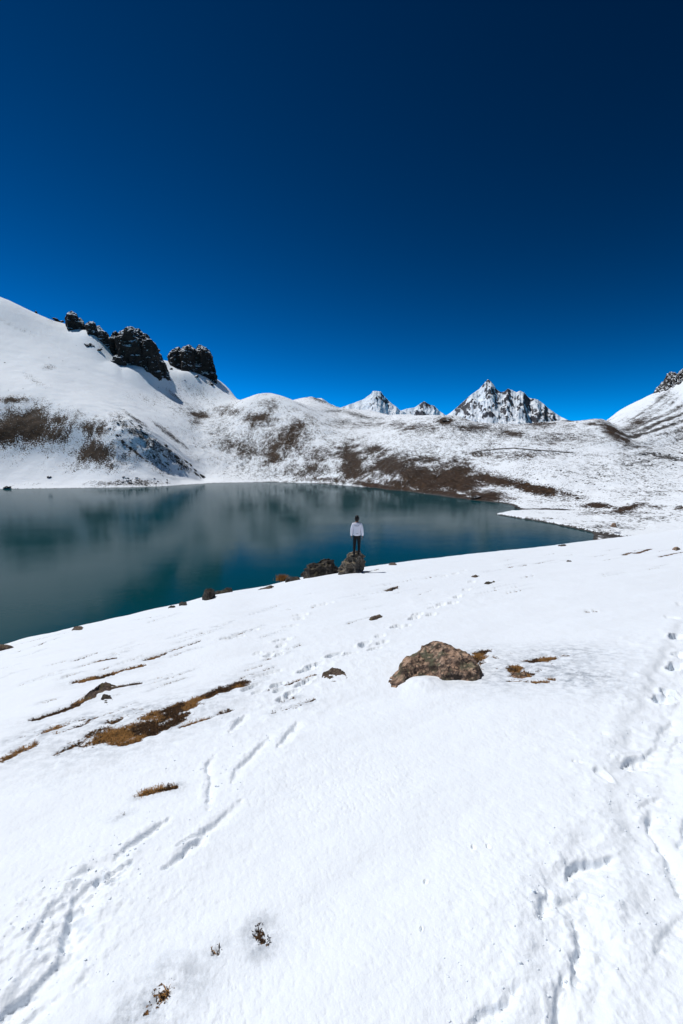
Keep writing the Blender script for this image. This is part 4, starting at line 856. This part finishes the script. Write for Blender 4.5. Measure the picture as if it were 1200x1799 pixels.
# ------------------------------------------------------------------ dry grass in the melted patches, tussock
M_STRAW = m_flat('dry_grass', (0.30, 0.16, 0.055), .9, .55, 9, .1)
M_STRAWD = m_flat('dark_dry_plants', (0.055, 0.032, 0.018), .9, .5, 9, .1)
def blades(name, roots, lens, mat, seed, wid=.006, droop=.8):
    g = np.random.default_rng(seed); P = np.array(roots, float); n = len(P); L = np.asarray(lens, float)
    a = g.uniform(0, 2 * math.pi, n); tilt = g.uniform(.2, 1.0, n) * droop
    d = np.stack([np.cos(a) * np.sin(tilt), np.sin(a) * np.sin(tilt), np.cos(tilt)], -1); side = np.stack([-np.sin(a), np.cos(a), 0 * a], -1)
    mid = P + d * (L * .55)[:, None]; d2 = d.copy(); d2[:, 2] -= .6 * droop; tip = mid + d2 * (L * .5)[:, None]
    w = wid * L[:, None] / L.mean()
    V = np.stack([P - side * w, P + side * w, mid + side * w * .7, mid - side * w * .7, tip + side * w * .12, tip - side * w * .12], 1).reshape(-1, 3)
    b = np.arange(n)[:, None] * 6
    F = np.concatenate([b + np.array([[0, 1, 2, 3]]), b + np.array([[3, 2, 4, 5]])], 0)
    me = mesh_np(name, V, F, False); return link(name, me, mat)
g = np.random.default_rng(5)
idx = np.nonzero((GB > .5) & (np.hypot(GX, GY) < 30) & (np.hypot(GX, GY) > .9))
w = GB[idx] * np.hypot(GX[idx], GY[idx]) ** 1.5; w /= w.sum()
pick = g.choice(len(idx[0]), size=52000, p=w)
sel = (idx[0][pick], idx[1][pick]); n2 = fbm2(GX[sel] / .35, GY[sel] / .35, 3, 101)
P = np.stack([GX[sel] + g.normal(0, .015, len(pick)), GY[sel] + g.normal(0, .015, len(pick)), GZ[sel] - .004], -1)
L = g.uniform(.018, .05, len(pick))
k = n2 > .02
tag(blades('dry_grass', P[k], L[k], M_STRAW, 6, .0017, 1.35), 'orange-brown dry grass matted in the melted patches of the slope', 'grass', None, 'stuff')
tag(blades('dark_dead_plants', P[~k], L[~k] * .8, M_STRAWD, 7, .002, 1.4), 'dark dead plants matted in the melted patches of the slope', 'plants', None, 'stuff')
# pebbles lying in the bare patches
pick = g.choice(len(idx[0]), size=1400, p=w); V0 = []; F0 = []; _ix, _iy, _iz = GX[idx], GY[idx], GZ[idx]
for q, i in enumerate(pick):
    x, y, z = _ix[i], _iy[i], _iz[i]; s = (.012 + .035 * g.random() ** 2.5) * min(1, math.hypot(x, y) / 9)
    a = g.uniform(0, 6.28); c, s_ = math.cos(a), math.sin(a)
    for vx, vy, vz in ((1, 0, 0), (-.9, .1, .05), (.1, .8, .1), (0, -.75, .05), (.1, .1, .6), (0, 0, -.5)):
        j = g.uniform(.8, 1.2, 3); vx, vy, vz = vx * j[0] * s, vy * j[1] * s, vz * j[2] * s
        V0.append((x + vx * c - vy * s_, y + vx * s_ + vy * c, z + vz))
    b = q * 6; F0 += [(b, b + 2, b + 4), (b + 2, b + 1, b + 4), (b + 1, b + 3, b + 4), (b + 3, b, b + 4), (b + 2, b, b + 5), (b + 1, b + 2, b + 5), (b + 3, b + 1, b + 5), (b, b + 3, b + 5)]
tag(link('gravel', mesh_np('gravel', V0, F0, False), M_STONE), 'dark pebbles lying in the melted patches', 'gravel', None, 'stuff')
# crumbs of snow thrown out along the trails
_thv = np.arctan2(GX[-1], GY[-1]); _rv = np.hypot(GX, GY)[:, 400]
def gz(x, y):
    j = int(np.argmin(np.abs(_thv - math.atan2(x, y)))); i = int(np.argmin(np.abs(_rv - math.hypot(x, y)))); return float(GZ[i, j])
V0 = []; F0 = []
for pts, w_, d_ in GROOVES:
    Pw = [hit(u, v) for u, v in pts]
    for n_ in range(18):
        k = g.integers(len(Pw) - 1); t = g.random(); p = Pw[k].lerp(Pw[k + 1], t); x = p.x + g.normal(0, .11) - .05; y = p.y + g.normal(0, .09)
        if math.hypot(x, y) < .9: continue
        s = .003 + .008 * g.random() ** 3; z = gz(x, y) + s * .05; a = g.uniform(0, 6.28); c, s_ = math.cos(a), math.sin(a); b = len(V0)
        for vx, vy, vz in ((1, 0, 0), (-.9, .1, .05), (.1, .8, .1), (0, -.75, .05), (.1, .1, .7), (0, 0, -.6)):
            j = g.uniform(.75, 1.25, 3); vx, vy, vz = vx * j[0] * s, vy * j[1] * s, vz * j[2] * s; V0.append((x + vx * c - vy * s_, y + vx * s_ + vy * c, z + vz))
        F0 += [(b, b + 2, b + 4), (b + 2, b + 1, b + 4), (b + 1, b + 3, b + 4), (b + 3, b, b + 4), (b + 2, b, b + 5), (b + 1, b + 2, b + 5), (b + 3, b + 1, b + 5), (b, b + 3, b + 5)]
tag(link('snow_crumbs', mesh_np('snow_crumbs', V0, F0, True), M_FORE), 'small crumbs of snow thrown up along the footprint trails', 'snow', None, 'stuff')
# the tussock by the edge rocks
c = hit(495, 1022); q = g.normal(0, .10, (420, 2)); q[:, 0] *= 1.3
Pt = np.stack([c.x + q[:, 0], c.y + .25 + q[:, 1], np.full(420, c.z + .0)], -1)
tag(blades('grass_tussock', Pt, g.uniform(.25, .5, 420), m_flat('tussock_straw', (0.26, 0.13, 0.045), .9, .5, 6, .1), 8, .012, .75), 'orange-brown grass tussock on the snow edge left of the boulders', 'grass tussock')

# ------------------------------------------------------------------ the person on the boulder, seen from behind
def skin_mesh(name, verts, edges, radii, root=0, sub=2):
    me = bpy.data.meshes.new(name); me.from_pydata(verts, edges, []); o = bpy.data.objects.new(name, me); COL.objects.link(o)
    md = o.modifiers.new('s', 'SKIN'); md.use_smooth_shade = True
    if not me.skin_vertices: bpy.context.view_layer.objects.active = o
    lay = me.skin_vertices[0].data
    for i, r in enumerate(radii):
        lay[i].radius = r if isinstance(r, tuple) else (r, r); lay[i].use_root = (i == root)
    sb = o.modifiers.new('u', 'SUBSURF'); sb.levels = sub; sb.render_levels = sub
    dg = bpy.context.evaluated_depsgraph_get(); m2 = bpy.data.meshes.new_from_object(o.evaluated_get(dg))
    bpy.data.objects.remove(o); m2.name = name
    for p in m2.polygons: p.use_smooth = True
    return m2
def chain(*parts):
    V, E, Rr = [], [], []
    for start, pts in parts:
        prev = start
        for p, r in pts:
            V.append(p); Rr.append(r)
            if prev is not None: E.append((prev, len(V) - 1))
            prev = len(V) - 1
    return V, E, Rr
def person(loc, rotz):
    e = bpy.data.objects.new('person', None); COL.objects.link(e); e.location = loc; e.rotation_euler = (0, 0, rotz)
    tag(e, 'person in a white jacket and black trousers standing on the boulder, back turned', 'person')
    skin = m_flat('skin', (0.22, 0.11, 0.07), .6, .1, 8); jac = m_flat('white_jacket', (0.74, 0.73, 0.80), .75, .06, 14)
    blk = m_flat('black_trousers', (0.010, 0.010, 0.012), .8, .3, 20); hair = m_flat('black_hair', (0.006, 0.005, 0.005), .5, .3, 40); shoe = m_flat('black_shoe', (0.008, 0.008, 0.008), .5, .3, 30)
    LA = (-.115, -.10, .075); RA = (.085, .06, .14)        # ankles: the left foot stands lower and nearer on the rock
    parts = [(None, [((0, 0, .96), (.14, .10)), ((0, 0, 1.10), (.13, .095)), ((0, 0, 1.26), (.15, .10)), ((0, 0, 1.42), (.12, .085)), ((0, .01, 1.50), (.055, .055)), ((0, .02, 1.565), (.07, .075)), ((0, .025, 1.65), (.078, .095)), ((0, .02, 1.72), (.055, .065))])]
    for s, A in ((-1, LA), (1, RA)):
        parts.append((0, [((s * .09, 0, .88), .085), (((s * .09 + A[0]) / 2, (A[1]) / 2 + .03, .50 + A[2] * .4), .056), ((A[0], A[1], A[2]), .036)]))
    i0 = 8 + 6
    base = i0
    for s in (-1, 1):
        parts.append((3, [((s * .155, 0, 1.42), .058), ((s * .212, -.02, 1.15), .042), ((s * .232, .03, .93), .030), ((s * .232, .045, .86), (.020, .036))]))
        w = base + 3
        for j, (dy, ln) in enumerate(((-.028, .075), (-.009, .088), (.010, .084), (.027, .066))):
            parts.append((w, [((s * .232, .045 + dy, .825), .0095), ((s * .226, .05 + dy, .825 - ln * .55), .009), ((s * .216, .055 + dy, .825 - ln), .007)]))
        parts.append((w, [((s * .220, .085, .845), .010), ((s * .210, .097, .81), .008)]))
        base += 4 + 4 * 3 + 2
    V, E, Rr = chain(*parts)
    link('body', skin_mesh('body', V, E, Rr), skin, e)
    V, E, Rr = chain((None, [((0, 0, .91), (.165, .125)), ((0, 0, .95), (.178, .13)), ((0, 0, 1.12), (.172, .125)), ((0, 0, 1.28), (.172, .12)), ((0, 0, 1.40), (.145, .105)), ((0, .01, 1.485), (.075, .075))]),
                     *[(4, [((s * .155, 0, 1.41), .075), ((s * .20, -.015, 1.27), .070), ((s * .225, -.02, 1.12), .064), ((s * .235, .015, .96), .056), ((s * .235, .03, .905), .045)]) for s in (-1, 1)])
    jm = skin_mesh('jacket', V, E, Rr)
    n = len(jm.vertices); C = np.empty(n * 3, np.float32); jm.vertices.foreach_get('co', C); C = C.reshape(-1, 3)
    C[:, 1] += .010 * fbm3(C.astype(float), 7, 3, 4) ; C[:, 0] += .008 * fbm3(C.astype(float), 9, 3, 8); jm.vertices.foreach_set('co', C.ravel()); jm.update()
    j = link('jacket', jm, jac, e)
    V, E, Rr = chain((None, [((0, 0, 1.0), (.15, .11)), ((0, 0, .93), (.155, .115))]), *[(1, [((s * .085, 0, .84), .098), ((s * .09 + (A[0] - s * .09) * .5, A[1] * .5 + .02, .50 + A[2] * .4), .070), ((A[0], A[1], A[2] + .10), .055), ((A[0], A[1], A[2] + .01), .052)]) for s, A in ((-1, LA), (1, RA))])
    link('trousers', skin_mesh('trousers', V, E, Rr), blk, e)
    bm = bmesh.new(); bmesh.ops.create_icosphere(bm, subdivisions=4, radius=1)
    for v in list(bm.verts):
        p = v.co.copy(); k = 1 + .07 * math.sin(9 * p.x + 4 * p.z) * math.sin(8 * p.y + 3)
        v.co = Vector((p.x * .092 * k, p.y * .108 * k + .015, p.z * .145 * k + 1.655))
    bmesh.ops.delete(bm, geom=[v for v in bm.verts if v.co.y > .05 and v.co.z < 1.70], context='VERTS')
    me = bpy.data.meshes.new('hair'); bm.to_mesh(me); bm.free()
    for p in me.polygons: p.use_smooth = True
    link('hair', me, hair, e)
    for s in (-1, 1):
        bm = bmesh.new(); bmesh.ops.create_icosphere(bm, subdivisions=2, radius=1)
        for v in bm.verts: v.co = Vector((v.co.x * .016 + s * .088, v.co.y * .022 + .03, v.co.z * .034 + 1.645))
        me = bpy.data.meshes.new('ear'); bm.to_mesh(me); bm.free(); link('ear', me, skin, e)
    V, E, Rr = chain((None, [((0, .005, 1.475), (.074, .072)), ((0, .012, 1.515), (.070, .070))])); link('collar', skin_mesh('collar', V, E, Rr), blk, e)
    for A, tz in ((LA, .55), (RA, -.2)):
        V, E, Rr = chain((None, [((0, -.04, .005), (.046, .05)), ((0, .03, -.015), (.048, .042)), ((0, .12, -.03), (.046, .032)), ((0, .19, -.036), (.036, .024))]), (0, [((0, -.035, .07), (.05, .052))]))
        o = link('shoe', skin_mesh('shoe', V, E, Rr), shoe, e); o.location = A; o.rotation_euler = (0, 0, tz)
        bm = bmesh.new(); bmesh.ops.create_cube(bm, size=1)
        for v in bm.verts: v.co = Vector((v.co.x * .085 * (1.0 if v.co.y < 0 else .85), v.co.y * .29 + .07, v.co.z * .022 - .062))
        bmesh.ops.bevel(bm, geom=bm.edges[:], offset=.008, segments=2, affect='EDGES')
        me = bpy.data.meshes.new('sole'); bm.to_mesh(me); bm.free(); link('sole', me, shoe, o)
    # the dark unreadable lettering across the shoulders and the small mark at the hem: strokes lying on the cloth
    ink = m_flat('print_ink', (0.05, 0.055, 0.09), .8, .2, 30)
    def back_y(x, z):
        ok, p, nn, ii = j.ray_cast(Vector((x, -1, z)), Vector((0, 1, 0))); return p.y - .002 if ok else -.13
    bpy.context.view_layer.update()
    def strokes(name, x0, x1, z, h, cnt, seed):
        rn = random.Random(seed); V, F = [], []
        for i in range(cnt):
            xa = x0 + (x1 - x0) * i / cnt; xb = xa + (x1 - x0) / cnt * .72; hh = h * rn.uniform(.75, 1.15)
            for (a, b, lo, hi) in ((xa, xa + (xb - xa) * .35, z, z + hh), (xa, xb, z + hh * rn.choice((0, .45, .75)), None)):
                hi = hi if hi is not None else lo + hh * .3
                n0 = len(V); V += [(a, back_y(a, lo), lo), (b, back_y(b, lo), lo), (b, back_y(b, hi), hi), (a, back_y(a, hi), hi)]; F.append((n0, n0 + 1, n0 + 2, n0 + 3))
        me = bpy.data.meshes.new(name); me.from_pydata(V, [], F); me.materials.append(ink)
        o = link(name, me, None, e); o['label'] = 'dark lettering printed on the jacket back'
    strokes('back_print', -.10, .11, 1.335, .038, 9, 3); strokes('hem_print', -.02, .07, 1.00, .03, 4, 5)
    return e
bpy.context.view_layer.update()
pt = at(627, 969.5, rr + .35)
def top_of(o, x, y):
    ok, p, nn, i = o.ray_cast(o.matrix_world.inverted() @ Vector((x, y, 60)), Vector((0, 0, -1))); return (o.matrix_world @ p).z if ok else None
zt = top_of(BOULD, pt.x, pt.y)
print('BOULDER TOP', zt, pt, rr, rb)
person((pt.x, pt.y, (zt if zt else pt.z) + .02), math.radians(-4))
